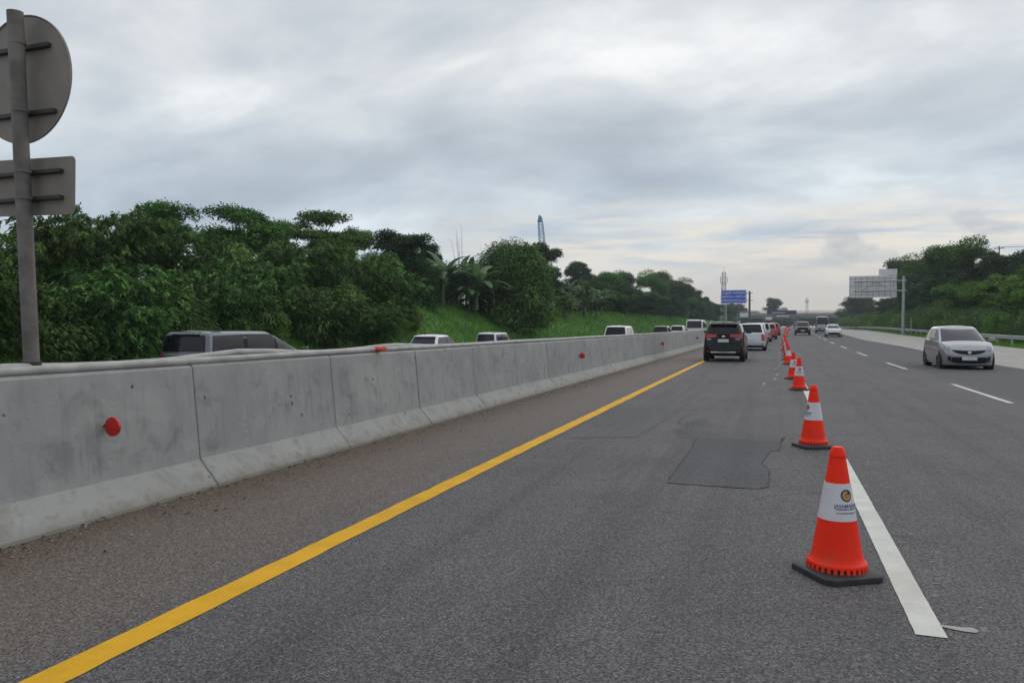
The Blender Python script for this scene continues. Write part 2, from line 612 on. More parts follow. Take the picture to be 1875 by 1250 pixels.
M = {}
M['asphalt'] = asphalt('asphalt_main')
M['asphalt_plain'] = asphalt('asphalt_plain', (0.10, 0.10, 0.105), main=False)
M['patch'] = asphalt('asphalt_patch', (0.078, 0.077, 0.086), main=False, speck=0.6)
M['tar'] = simple('crack_tar', (0.042, 0.041, 0.043), 0.8, vary=0.4, scale=3, spec=0.25)
M['yellow'] = paint_mark('yellow_paint', (0.74, 0.40, 0.022), 0.4)
M['white_mark'] = paint_mark('white_road_paint', (0.66, 0.65, 0.60), 0.35)
M['worn_mark'] = paint_mark('worn_white_paint', (0.27, 0.27, 0.26), 0.9)
M['barrier'] = barrier_mat()
M['conc_road'] = asphalt('concrete_pavement', (0.37, 0.355, 0.33), main=False, speck=0.35)
M['dry_conc'] = simple('weathered_concrete', (0.36, 0.37, 0.38), 0.85, vary=0.2, scale=2)
M['galv'] = simple('galvanised_steel', (0.42, 0.43, 0.44), 0.5, 0.5, 0.18, 3)
M['pole'] = simple('weathered_pole', (0.145, 0.130, 0.120), 0.7, 0.0, 0.3, 5, bump=0.2)
M['plate_back'] = simple('sign_back_metal', (0.215, 0.187, 0.165), 0.65, 0.0, 0.14, 2.5)
M['rail_dark'] = simple('bracket_metal', (0.05, 0.047, 0.045), 0.6, 0.3)
M['pvc'] = simple('grey_conduit', (0.36, 0.355, 0.34), 0.5, 0, 0.18, 4)
M['orange'] = simple('cone_orange', (0.90, 0.024, 0.006), 0.45, 0, 0.06, 5, spec=0.18)
_m, _g, _p, _o = new_mat('cone_orange_worn')
_t = _g.n('ShaderNodeTexCoord')
_oi = _g.n('ShaderNodeObjectInfo')
_v = _g.n('ShaderNodeVectorMath', operation='ADD')
_g.l(_t.outputs['Object'], _v.inputs[0])
_g.l(_oi.outputs['Location'], _v.inputs[1])
_x, _y, _z = _g.sep(_t.outputs['Object'])
_c = _g.mix(_g.sstep(_g.noise(_v.outputs[0], 5, 4, 0.6), 0.3, 0.7), (0.86, 0.022, 0.005), (0.94, 0.034, 0.007))
_sc = _g.sstep(_g.noise(_g.scalev(_v.outputs[0], (9, 9, 30)), 1.0, 5, 0.7), 0.58, 0.72)
_c = _g.mix(_g.math('MULTIPLY', _sc, 0.28), _c, (0.40, 0.03, 0.012))
_du = _g.math('MULTIPLY', _g.sstep(_z, 0.30, 0.06), _g.sstep(_g.noise(_v.outputs[0], 14, 5, 0.7), 0.40, 0.75))
_c = _g.mix(_g.math('MULTIPLY', _du, 0.45), _c, (0.32, 0.10, 0.05))
_g.l(_c, _p.inputs['Base Color'])
_p.inputs['Roughness'].default_value = 0.45
_p.inputs['Specular IOR Level'].default_value = 0.2
M['cone'] = _m
M['sleeve'] = simple('reflective_sleeve', (0.60, 0.59, 0.62), 0.38, 0, 0.06, 8)
M['rubber'] = simple('black_rubber', (0.028, 0.03, 0.034), 0.6, 0, 0.25, 8, bump=0.15)
M['reflector'] = simple('red_reflector', (0.55, 0.012, 0.008), 0.3, 0, 0.05, coat=0.3)
M['logo_dark'] = simple('logo_navy', (0.035, 0.03, 0.06), 0.5)
M['logo_gold'] = simple('logo_gold', (0.55, 0.27, 0.07), 0.5)
M['logo_text'] = simple('logo_blue_text', (0.09, 0.08, 0.27), 0.5)
M['logo_grey'] = simple('logo_small_text', (0.26, 0.22, 0.26), 0.5)
M['sign_blue'] = simple('sign_blue', (0.010, 0.085, 0.62), 0.45, 0, 0.06)
M['sign_white'] = simple('sign_white', (0.75, 0.76, 0.78), 0.5)
M['sign_back_light'] = simple('sign_back_light', (0.68, 0.67, 0.665), 0.6, 0.0, 0.08, 1)
M['rib'] = simple('rib_steel', (0.27, 0.27, 0.275), 0.6)
M['crane_blue'] = simple('crane_blue', (0.14, 0.29, 0.42), 0.5)
M['tower_red'] = simple('tower_pale', (0.45, 0.42, 0.41), 0.6)
M['banner'] = simple('navy_banner', (0.022, 0.026, 0.06), 0.7)
M['girder'] = simple('overpass_girder', (0.19, 0.22, 0.235), 0.8, 0, 0.2, 0.6)
M['fence_red'] = simple('red_mesh', (0.46, 0.27, 0.26), 0.7)
M['bark'] = simple('bark', (0.075, 0.062, 0.048), 0.9, 0, 0.35, 5, bump=0.5)
M['culm'] = simple('bamboo_culm', (0.085, 0.10, 0.04), 0.6, 0, 0.3, 5)
M['dry'] = simple('dry_stem', (0.20, 0.17, 0.13), 0.8)
M['bam_a'] = foliage_mat('bamboo_leaf', (0.022, 0.062, 0.014), (0.20, 0.37, 0.095))
M['bam_b'] = foliage_mat('bamboo_leaf_olive', (0.022, 0.052, 0.012), (0.145, 0.255, 0.055))
M['leaf_dark'] = foliage_mat('dark_leaf', (0.012, 0.036, 0.013), (0.055, 0.120, 0.036))
M['leaf_mid'] = foliage_mat('mid_leaf', (0.020, 0.060, 0.012), (0.125, 0.275, 0.05))
M['leaf_bright'] = foliage_mat('bright_leaf', (0.045, 0.13, 0.018), (0.23, 0.43, 0.07))
M['leaf_hedge'] = foliage_mat('hedge_leaf', (0.040, 0.082, 0.028), (0.15, 0.235, 0.085))
M['banana'] = foliage_mat('banana_leaf', (0.06, 0.13, 0.055), (0.20, 0.32, 0.15), 0.3, 0.45)
M['banana_lime'] = foliage_mat('banana_leaf_lime', (0.08, 0.17, 0.04), (0.20, 0.32, 0.08), 0.35, 0.4)
M['grass_blade'] = foliage_mat('grass_blade', (0.055, 0.15, 0.018), (0.17, 0.36, 0.045), 0.3, 0.6)
M['grass'] = grass_ground('grass_slope', (0.035, 0.10, 0.014), (0.08, 0.20, 0.028), (0.11, 0.25, 0.036))
M['soil'] = grass_ground('terrain_green', (0.03, 0.05, 0.02), (0.05, 0.08, 0.03), (0.06, 0.09, 0.03))
M['stone'] = simple('pebble', (0.24, 0.21, 0.18), 0.9, 0, 0.5, 20)
M['dead_leaf'] = simple('dead_leaf', (0.055, 0.038, 0.022), 0.9, 0, 0.4, 30)
# vehicle materials
M['glass'] = simple('tinted_glass', (0.008, 0.009, 0.012), 0.04, 0, 0.05, spec=0.32)
M['glass_grey'] = simple('windscreen_glass', (0.040, 0.038, 0.056), 0.08, 0, 0.05, spec=0.22)
M['trim'] = simple('black_plastic', (0.012, 0.012, 0.014), 0.5, spec=0.2)
M['underbody'] = simple('underbody', (0.012, 0.012, 0.012), 0.9)
M['tyre'] = simple('tyre_rubber', (0.018, 0.018, 0.018), 0.85)
M['rim'] = simple('alloy_rim', (0.42, 0.43, 0.44), 0.35, 0.8)
M['tail'] = simple('tail_lens', (0.38, 0.012, 0.018), 0.15, 0, 0.1, coat=0.5)
M['clear_lens'] = simple('clear_lens', (0.26, 0.28, 0.30), 0.08, 0.3, 0.5, 16, coat=0.6)
M['chrome'] = simple('chrome', (0.62, 0.63, 0.65), 0.15, 0.9)
M['plate'] = simple('plate_white', (0.62, 0.64, 0.62), 0.5)
M['plate_black'] = simple('plate_black', (0.025, 0.025, 0.03), 0.5)


def car_paint(name, col, metal=0.3, rough=0.28, coat=0.8, spec=0.5):
    return simple(name, col, rough, metal, 0.03, 1.0, coat=coat, spec=spec)


M['black_paint'] = car_paint('black_car_paint', (0.008, 0.006, 0.009), 0.0, 0.12, 0.0, 0.3)
M['white_paint'] = car_paint('white_car_paint', (0.70, 0.71, 0.73), 0.0, 0.35)
M['pale_paint'] = car_paint('pale_silver_paint', (0.52, 0.53, 0.57), 0.2, 0.3)
M['silver_paint'] = car_paint('silver_car_paint', (0.30, 0.31, 0.335), 0.45, 0.3)
M['bluegrey_paint'] = car_paint('bluegrey_car_paint', (0.12, 0.132, 0.155), 0.4, 0.28)
M['dark_paint'] = car_paint('dark_grey_car_paint', (0.035, 0.042, 0.05), 0.3)
M['red_paint'] = car_paint('red_car_paint', (0.42, 0.016, 0.03), 0.1)

# ================================================================== SETTING
YS = [-12 + 1.0 * i for i in range(12)] + [0.5 * i for i in range(0, 60)] + [30 + 2.5 * i for i in range(0, 60)] + [180 + 10 * i for i in range(0, 12)] + [300 + 40 * i for i in range(0, 17)]


def ribbon(name, xs, ys, zf, mat, kind='structure', wob=None, label=None, cat=None):
    mb = MB()
    mb.uv = []
    vs = []
    for j, y in enumerate(ys):
        for i, x in enumerate(xs):
            xx = x + (wob(i, y) if wob else 0)
            vs.append(P(xx, y, zf(xx)))
            mb.uv.append((xx, y))
    n = len(xs)
    fs = [(j * n + i, j * n + i + 1, (j + 1) * n + i + 1, (j + 1) * n + i) for j in range(len(ys) - 1) for i in range(n - 1)]
    mb.add(vs, fs)
    o = mb.build(name, mat)
    return tag(o, label, cat, None, kind)


def under(x):
    return gz(x) - (0.07 if -21.5 < x < 15.5 else 0.0)


ribbon('terrain', [-700, -200, -80, -50, -34], YS, under, M['soil'])
ribbon('embankment', [-34, -32, -30, -29, -28, -27, -26, -25, -24, -23, -22.3, -21.6, -21.2], YS, under, M['grass'])
ribbon('ground', [-21.2, -13, -6, -5.4, 0, 8, 15.3], YS, under, M['soil'])
ribbon('grass_verge', [15.3, 16, 17, 19, 22, 30, 80, 250, 700], YS, under, M['grass'])
ribbon('road', [-5.3 + 13.6 * i / 16 for i in range(17)], YS, lambda x: 0.0, M['asphalt'])
ribbon('carriageway', [-21.0, -13.5, -6.0, -5.35], YS, lambda x: gz(x) - 0.01, M['asphalt_plain'])
ribbon('concrete_shoulder', [8.2, 10.5, 13, 15.2], YS, lambda x: 0.004, M['conc_road'],
       wob=lambda i, y: (0.16 * math.sin(y * 0.13) + 0.22 * math.sin(y * 0.031 + 1)) if i == 0 else 0)


def mark(name, xa, xb, ya, yb, mat, z=0.004, step=0.5, jag=0.006, label=None):
    n = max(2, int((yb - ya) / step))
    ys = [ya + (yb - ya) * i / n for i in range(n + 1)]
    rr = random.Random(int(ya * 10 + xa * 100))
    j = {}
    return ribbon(name, [xa, xb], ys, lambda x: z, mat, wob=lambda i, y: j.setdefault((i, round(y, 3)), rr.uniform(-jag, jag)))


mark('edge_line', -2.985, -2.805, -8, 320, M['yellow'], step=0.16, jag=0.006)
mark('lane_marking', 0.67, 0.81, 4.05, 9.2, M['white_mark'], step=0.06, jag=0.0015)
for k in range(1, 14):
    mark('lane_marking', 0.67, 0.81, 4.05 + 12.15 * k, 9.05 + 12.15 * k, M['white_mark'])
mark('lane_marking', 0.67, 0.81, -8.1, -3.1, M['white_mark'])
for k in range(-2, 14):
    mark('lane_marking', 4.36, 4.48, 17.0 + 12.4 * k, 22.1 + 12.4 * k, M['white_mark'])
for k in range(3, 9):
    mark('lane_marking', -9.6, -9.48, 17 + 12.4 * k, 22 + 12.4 * k, M['white_mark'], z=gz(-9.6))


def flat_poly(name, pts, z, mat, kind='structure'):
    mb = MB()
    mb.uv = [p for p in pts]
    mb.add([P(x, y, z) for x, y in pts], [tuple(range(len(pts)))])
    return tag(mb.build(name, mat), kind=kind)


def jagged(pts, amp, seed, step=0.09):
    rr = random.Random(seed)
    outp = []
    for (a, b), (c, d) in zip(pts, pts[1:] + pts[:1]):
        n = max(1, int(math.hypot(c - a, d - b) / step))
        for i in range(n):
            t = i / n
            q = 0 if i == 0 else amp
            outp.append((a + (c - a) * t + rr.uniform(-q, q), b + (d - b) * t + rr.uniform(-q, q)))
    return outp


patch = jagged([(-0.95, 7.22), (-0.12, 7.22), (-0.03, 7.34), (-0.02, 8.2), (-0.10, 8.6), (-0.05, 9.2), (-0.02, 9.45), (0.09, 9.55), (0.12, 10.3), (-0.3, 10.33), (-0.95, 10.28), (-0.93, 9.0)], 0.014, 3)
flat_poly('asphalt_patch', patch, 0.004, M['patch'])


def crack(pts, w, seed):
    """tar-dark open joint along a path"""
    rr = random.Random(seed)
    mb = MB()
    mb.uv = []
    vs = []
    for i, (x, y) in enumerate(pts):
        a = pts[max(0, i - 1)]
        b = pts[min(len(pts) - 1, i + 1)]
        dx_, dy_ = b[0] - a[0], b[1] - a[1]
        L = math.hypot(dx_, dy_) or 1
        ww = w * rr.uniform(0.25, 1.2)
        for s in (-1, 1):
            q = (x - dy_ / L * ww * s, y + dx_ / L * ww * s)
            vs.append(P(q[0], q[1], 0.007))
            mb.uv.append(q)
    mb.add(vs, [(2 * i, 2 * i + 1, 2 * i + 3, 2 * i + 2) for i in range(len(pts) - 1)])
    return tag(mb.build('road_crack', M['tar']), kind='structure')


crack(patch[0:34] if len(patch) > 34 else patch, 0.004, 1)
crack(patch[34:], 0.0035, 2)
crack(jagged([(0.10, 10.25), (0.16, 10.75), (0.13, 10.4)], 0.02, 5)[:12], 0.008, 3)
crack(jagged([(-1.30, 11.6), (-1.45, 12.4), (-1.0, 13.6)], 0.05, 8, 0.2)[:9], 0.006, 6)
crack(jagged([(2.3, 7.0), (2.75, 6.0), (2.65, 5.3), (3.1, 4.5)], 0.03, 11, 0.12)[:26], 0.008, 6)
M['scrap_mark'] = paint_mark('scraped_white_paint', (0.42, 0.42, 0.40), 0.8)
flat_poly('worn_marking', jagged([(0.805, 4.20), (0.90, 4.165), (0.955, 4.165), (0.975, 4.20), (0.95, 4.235), (0.90, 4.215), (0.805, 4.225)], 0.005, 4, 0.03), 0.0045, M['scrap_mark'])
for (x, y, s, q) in ((0.92, 4.9, .035, 1), (0.98, 5.35, .03, 2), (1.02, 5.4, .02, 3), (0.95, 6.0, .025, 4), (1.04, 7.9, .03, 5), (1.0, 9.3, .05, 6), (1.06, 4.55, .03, 7), (0.9, 5.6, .02, 8)):
    s *= 0.55
    flat_poly('worn_marking', jagged([(x - s, y - s * .5), (x + s, y - s * .3), (x + s * .6, y + s * .6), (x - s * .7, y + s * .4)], s * 0.3, q, s), 0.004, M['worn_mark'])
for (x, y, q) in ((0.03, 22.6, 1), (0.1, 24.8, 2), (0.05, 28, 3), (0.16, 31, 4), (-0.25, 20.6, 5), (0.25, 33, 6)):
    flat_poly('worn_marking', jagged([(x - .03, y - .45), (x + .03, y - .4), (x + .06, y + .4), (x + .01, y + .5)], 0.025, q, .15), 0.004, M['worn_mark'])
M['patch_faint'] = asphalt('asphalt_patch_faint', (0.094, 0.094, 0.098), main=False, speck=0.6)
flat_poly('asphalt_patch', jagged([(-2.55, 9.7), (-1.75, 10.1), (-1.6, 11.9), (-1.9, 14.2), (-2.5, 14.0)], 0.05, 21, .15), 0.0035, M['patch_faint'])
flat_poly('asphalt_patch', jagged([(4.9, 27.5), (5.5, 28), (5.6, 38.0), (5.0, 38.2)], 0.08, 23, .4), 0.0035, M['patch'])

# ------------------------------------------------------------------ median barrier
SEG = 2.33
prof = [(0.42, 0.0), (0.415, 0.03), (0.215, 0.25), (0.13, 1.115), (0.105, 1.14), (-0.105, 1.14), (-0.13, 1.115), (-0.215, 0.25), (-0.415, 0.03), (-0.42, -0.35), (0.42, -0.35)]
ORD = ['second', 'third', 'fourth', 'fifth', 'sixth', 'seventh', 'eighth', 'ninth', 'tenth']
mbb = MB().prism(prof, -SEG / 2 + 0.006, SEG / 2 - 0.006)
b0 = mbb.build('concrete_barrier', M['barrier'], bevel=0.013)
for k in range(-3, 31):
    o = b0 if k == -3 else b0.copy()
    if k != -3:
        COL.objects.link(o)
    yc = 4.515 + SEG * k
    o.location = P(-5.32 + random.uniform(-.004, .004), yc, random.uniform(-.004, 0.004))
    o.rotation_euler = (0, 0, -hdg(yc) + random.uniform(-.002, .002))
    if k == 0:
        lab = 'grey concrete barrier segment that carries the tall sign pole and the biggest red reflector'
    elif k < 0:
        lab = 'grey concrete barrier segment before the sign pole, nearer than the one under the pole'
    elif k <= 9:
        lab = ORD[k - 1] + ' grey concrete barrier segment counting along the wall from the sign pole'
    else:
        lab = 'small grey concrete barrier segment in the far end of the median wall'
    tag(o, lab, 'barrier', 'concrete barrier segments of the median wall')

# red reflectors on short brackets
disc = MB().lathe([(0.0, -0.018), (0.07, -0.018), (0.078, -0.010), (0.078, 0.006), (0.068, 0.012), (0.0, 0.012)], 28, Matrix.Rotation(R(90), 4, 'X'), cap=False)
RN = ['at the sign pole, biggest of all', 'second from the sign pole', 'third from the sign pole', 'smallest, close to the black car']
base_ref = None
for k, yr in enumerate((4.67, 20.4, 36.1, 52.3)):
    if base_ref is None:
        e = empty('reflector', (0, 0, 0))
        base_ref = e
        mb = MB()
        mb.tube([(-0.13, 0.02, 0.0), (-0.02, 0.02, 0.0)], 0.016, 8)
        mb.box((-0.138, -0.02, -0.028), (-0.126, 0.05, 0.028))
        mb.box((-0.03, 0.012, -0.03), (0.03, 0.03, 0.03))
        mb.build('bracket', M['rail_dark'], e)
        disc.build('lens', M['reflector'], e, smooth=40)
    else:
        e = copy_tree(base_ref)
    e.location = P(-5.045, yr - .04, 0.69)
    e.rotation_euler = (0, 0, -hdg(yr))
    tag(e, 'round red reflector on barrier wall, ' + RN[k], 'reflector', 'red reflectors along the median wall')

# conduits lying along the wall top
for (nm, x0, bul, lab) in (('conduit', -5.255, 0, 'pale grey conduit pipe lying along the road-side edge of the wall top'),
                           ('conduit', -5.345, 1, 'pale grey conduit pipe arching up over its neighbour beside the dark minivan')):
    pts = []
    for i in range(150):
        y = -4 + 0.5 * i
        z = 1.14 + 0.036 + 0.004 * math.sin(y * 0.9)
        x = x0 + 0.012 * math.sin(y * 0.7 + x0 * 40) + 0.008 * math.sin(y * 0.23)
        if bul:
            z += 0.062 * math.exp(-((y - 6.6) / 0.75) ** 2) + 0.045 * math.exp(-((y - 9.9) / 0.9) ** 2) + 0.02 * math.exp(-((y - 4.0) / 0.4) ** 2)
            x += 0.045 * math.exp(-((y - 8.2) / 1.4) ** 2) - 0.05 * math.exp(-((y - 4.2) / 0.7) ** 2)
        pts.append(P(x, y, z))
    tag(MB().tube(pts, 0.034, 10).build(nm, M['pvc'], smooth=50), lab, 'pipe')

# orange piece lying on the wall top
mb = MB()
mb.lathe([(0.0, 0), (0.06, 0.0), (0.042, 0.40), (0.0, 0.41)], 14, Matrix.Scale(.75, 4, (0, 0, 1)) @ Matrix.Rotation(R(90), 4, 'X'), cap=False)
M['faded_orange'] = simple('faded_orange_plastic', (0.72, 0.115, 0.055), 0.6, spec=0.2)
o = mb.build('plastic_sleeve', M['faded_orange'], smooth=40)
o.location = P(-5.42, 9.35, 1.19)
o.rotation_euler = (0, 0, R(62))
tag(o, 'small orange plastic sleeve lying on top of the concrete wall', 'plastic sleeve')

# ------------------------------------------------------------------ sign seen from behind, on the wall
sg = empty('traffic_sign', (-5.40, 4.22, 1.14), 0, 'tall weathered traffic sign seen from behind on concrete wall', 'traffic sign')
mb = MB()
mb.tube([(0, 0, 0), (0.02, -0.07, 1.4), (0.05, -0.14, 2.71)], 0.055, 20)
pl = mb.build('pole', M['pole'], sg, smooth=50)
MB().lathe([(0.085, 0.0), (0.085, 0.035), (0.066, 0.05), (0.066, 0.09)], 20).build('collar', M['rail_dark'], sg, smooth=40)
Mx = Matrix.Translation((-0.06, 0.01, 2.26)) @ Matrix.Rotation(R(-90), 4, 'X')
rp = MB().lathe([(0.0, 0.0), (0.478, 0.0), (0.486, -0.012), (0.491, -0.012), (0.491, 0.006), (0.0, 0.006)], 64, Mx, cap=False).build('round_plate', M['plate_back'], sg, smooth=30)


def rrect(w, h, r, n=6):
    pts = []
    for cx_, cz_, a0 in ((w / 2 - r, h / 2 - r, 0), (-w / 2 + r, h / 2 - r, 90), (-w / 2 + r, -h / 2 + r, 180), (w / 2 - r, -h / 2 + r, 270)):
        for i in range(n + 1):
            a = R(a0 + 90 * i / n)
            pts.append((cx_ + r * math.cos(a), cz_ + r * math.sin(a)))
    return pts


mb = MB()
mb.prism(rrect(1.0, 0.44, 0.04), -0.003, 0.003, Matrix.Translation((-0.07, 0.03, 1.44)) @ Matrix.Rotation(R(1.5), 4, 'Y'))
rc = mb.build('rectangular_plate', M['plate_back'], sg, bevel=0.002)
for z, xa, xb, par in ((2.49, -0.46, 0.23, rp), (1.99, -0.46, 0.28, rp)):
    MB().box((xa, -0.028, z - 0.018), (xb, 0.008, z + 0.018)).build('rail', M['rail_dark'], par, bevel=0.006)
for z in (1.54, 1.34):
    MB().box((-0.46, -0.020, z - 0.016), (0.32, 0.026, z + 0.016)).build('rail', M['rail_dark'], rc, bevel=0.006)
for z in (2.49, 1.99, 1.54, 1.34):
    mb = MB()
    mb.lathe([(0.0585, -0.016), (0.0605, -0.016), (0.0605, 0.016), (0.0585, 0.016)], 20, Matrix.Translation((0.018 * z, -0.0495 * z, z)), cap=False)
    mb.build('clamp', M['pole'], sg, smooth=40)

# ------------------------------------------------------------------ traffic cones
H = 0.77


def cone_r(z):
    t = (z - 0.05) / (H - 0.05)
    return 0.158 + (0.036 - 0.158) * t


def make_cone():
    e = empty('traffic_cone', (0, 0, 0))
    a, c = 0.205, 0.052
    poly = [(a, -a + c), (a, a - c), (a - c, a), (-a + c, a), (-a, a - c), (-a, -a + c), (-a + c, -a), (a - c, -a)]
    mb = MB()
    vs = [(x, y, 0.002) for x, y in poly] + [(x, y, 0.034) for x, y in poly] + [(x * .94, y * .94, 0.042) for x, y in poly]
    n = 8
    fs = [tuple(range(n - 1, -1, -1)), tuple(range(2 * n, 3 * n))]
    for q in (0, n):
        fs += [(q + i, q + (i + 1) % n, q + n + (i + 1) % n, q + n + i) for i in range(n)]
    mb.add(vs, fs)
    mb.lathe([(0.180, 0.040), (0.180, 0.047), (0.155, 0.050), (0.154, 0.075)], 40)
    mb.build('base', M['rubber'], e, smooth=30, bevel=0.004)
    mb = MB()
    N = 72
    profz = [(0.146, 0.044), (0.148, 0.072), (0.171, 0.074), (0.169, 0.088), (0.153, 0.102)]
    prof_ = profz + [(cone_r(z), z) for z in (0.13, 0.2, 0.3, 0.335, 0.34, 0.56, 0.565, 0.62, 0.68)] + [(cone_r(0.715), 0.715), (cone_r(0.72) + .006, 0.72), (cone_r(0.735) + .005, 0.735), (cone_r(0.77), 0.765), (0.028, 0.775), (0.0, 0.775)]
    mb.lathe(prof_, N, cap=False)
    # notched skirt
    for k in range(30):
        a0, a1 = 2 * math.pi * k / 30, 2 * math.pi * (k + 0.58) / 30
        pts = []
        for z, r_ in ((0.048, 0.175), (0.080, 0.171)):
            for aa in (a0, a1):
                pts.append((r_ * math.cos(aa), r_ * math.sin(aa), z))
        for z, r_ in ((0.048, 0.160), (0.080, 0.156)):
            for aa in (a0, a1):
                pts.append((r_ * math.cos(aa), r_ * math.sin(aa), z))
        mb.add(pts, [(0, 1, 3, 2), (2, 3, 7, 6), (0, 2, 6, 4), (1, 5, 7, 3), (0, 4, 5, 1)])
    mb.build('body', M['cone'], e, smooth=35)
    mb = MB()
    sl = [(cone_r(z) + 0.0025, z) for z in (0.345, 0.40, 0.47, 0.54, 0.562)]
    mb.lathe([(sl[0][0] - .004, sl[0][1])] + sl + [(sl[-1][0] - .004, sl[-1][1])], 48, cap=False)
    s = mb.build('reflective_sleeve', M['sleeve'], e, smooth=40)

    def wrap(x, z, d=0.0035):
        r_ = cone_r(z) + d
        a = x / r_
        return (r_ * math.sin(a), -r_ * math.cos(a), z)

    def ring(r0, r1, mat, nm, d, zc=0.495, a0=0, a1=360):
        m_ = MB()
        n_ = 30
        vs_ = []
        for i in range(n_ + 1):
            a = R(a0 + (a1 - a0) * i / n_)
            for rr_ in (r0, (r0 + r1) / 2, r1):
                vs_.append(wrap(rr_ * math.cos(a), zc + rr_ * math.sin(a), d))
        m_.add(vs_, [(3 * i + j, 3 * i + j + 1, 3 * i + j + 4, 3 * i + j + 3) for i in range(n_) for j in range(2)])
        return m_.build(nm, mat, s)
    ring(0.0, 0.036, M['logo_dark'], 'emblem', 0.0035)
    ring(0.013, 0.027, M['logo_gold'], 'emblem', 0.0045, a0=75, a1=380)
    ring(0.0, 0.009, M['logo_gold'], 'emblem', 0.0045)
    for (txt, sz, zc, mat) in (('JASAMARGA', 0.0275, 0.434, 'logo_text'), ('TOLLROAD OPERATOR', 0.0135, 0.416, 'logo_text'), ('www.jasamarga.com', 0.0165, 0.395, 'logo_grey')):
        vs_, fs_ = text_mesh(txt, sz, 1.05, 0.0006)
        m_ = MB()
        m_.add([wrap(v[0], zc + v[1], 0.004) for v in vs_], fs_)
        m_.build('lettering', M[mat], s)
    return e


cone0 = make_cone()
CONES = [(0.38, 4.90, 32), (0.49, 10.0, -62), (0.585, 18.9, 8), (0.545, 22.8, 25), (0.535, 31.6, 190), (0.55, 36.0, 60)]
_r = random.Random(3)
_y = 40.2
while _y < 235:
    CONES.append((0.58 + _r.uniform(-.04, .05), _y, _r.uniform(0, 360)))
    _y += (4.3 if _y < 110 else 5.2) * _r.uniform(.9, 1.1)
ONAMES = ['nearest and largest orange cone with a sponsor emblem, at the start of the white line', 'second orange cone from the white line start, its emblem turned toward the wall',
          'third orange cone from the white line start, emblem facing the camera', 'fourth orange cone, half hidden behind the third one', 'fifth orange cone in the row, emblem out of sight',
          'sixth orange cone in the row, just behind the fifth']
for i, (x, y, rz_) in enumerate(CONES):
    e = cone0 if i == 0 else copy_tree(cone0)
    e.location = P(x, y, 0.0)
    e.rotation_euler = (0, 0, R(rz_))
    lab = ONAMES[i] if i < 6 else ('small orange cone in the tightly packed middle of the row beside the red car' if i < 14 else 'tiny orange cone at the far bend of the row')
    tag(e, lab, 'traffic cone', 'traffic cones in a row between the lanes')


# ================================================================== VEGETATION
def unit(v):
    return v / np.maximum(np.linalg.norm(v, axis=-1, keepdims=True), 1e-6)


def leaves(name, p, d, nrm, L, Wd, tint, mat, parent=None, fold=0.12, mid=0.42):
    """one mesh of kite-shaped leaves"""
    n = len(p)
    d = unit(d)
    s = unit(np.cross(d, nrm))
    up = np.cross(s, d)
    L = np.asarray(L).reshape(-1, 1) * np.ones((n, 1))
    Wd = np.asarray(Wd).reshape(-1, 1) * np.ones((n, 1))
    v = np.empty((n, 4, 3))
    v[:, 0] = p
    m = p + d * L * mid + up * L * fold
    v[:, 1] = m + s * Wd / 2
    v[:, 2] = p + d * L - up * L * fold * 0.4
    v[:, 3] = m - s * Wd / 2
    me = bpy.data.meshes.new(name)
    me.vertices.add(4 * n)
    me.vertices.foreach_set('co', v.reshape(-1))
    me.loops.add(4 * n)
    me.loops.foreach_set('vertex_index', np.arange(4 * n, dtype=np.int32))
    me.polygons.add(n)
    me.polygons.foreach_set('loop_start', np.arange(0, 4 * n, 4, dtype=np.int32))
    at = me.attributes.new('tint', 'FLOAT', 'POINT')
    at.data.foreach_set('value', np.repeat(np.clip(tint, 0, 1), 4).astype(np.float32))
    me.materials.append(mat)
    me.update(calc_edges=True)
    o = bpy.data.objects.new(name, me)
    COL.objects.link(o)
    if parent is not None:
        o.parent = parent
    return o


def rnd(*s):
    return RNG.normal(size=s)


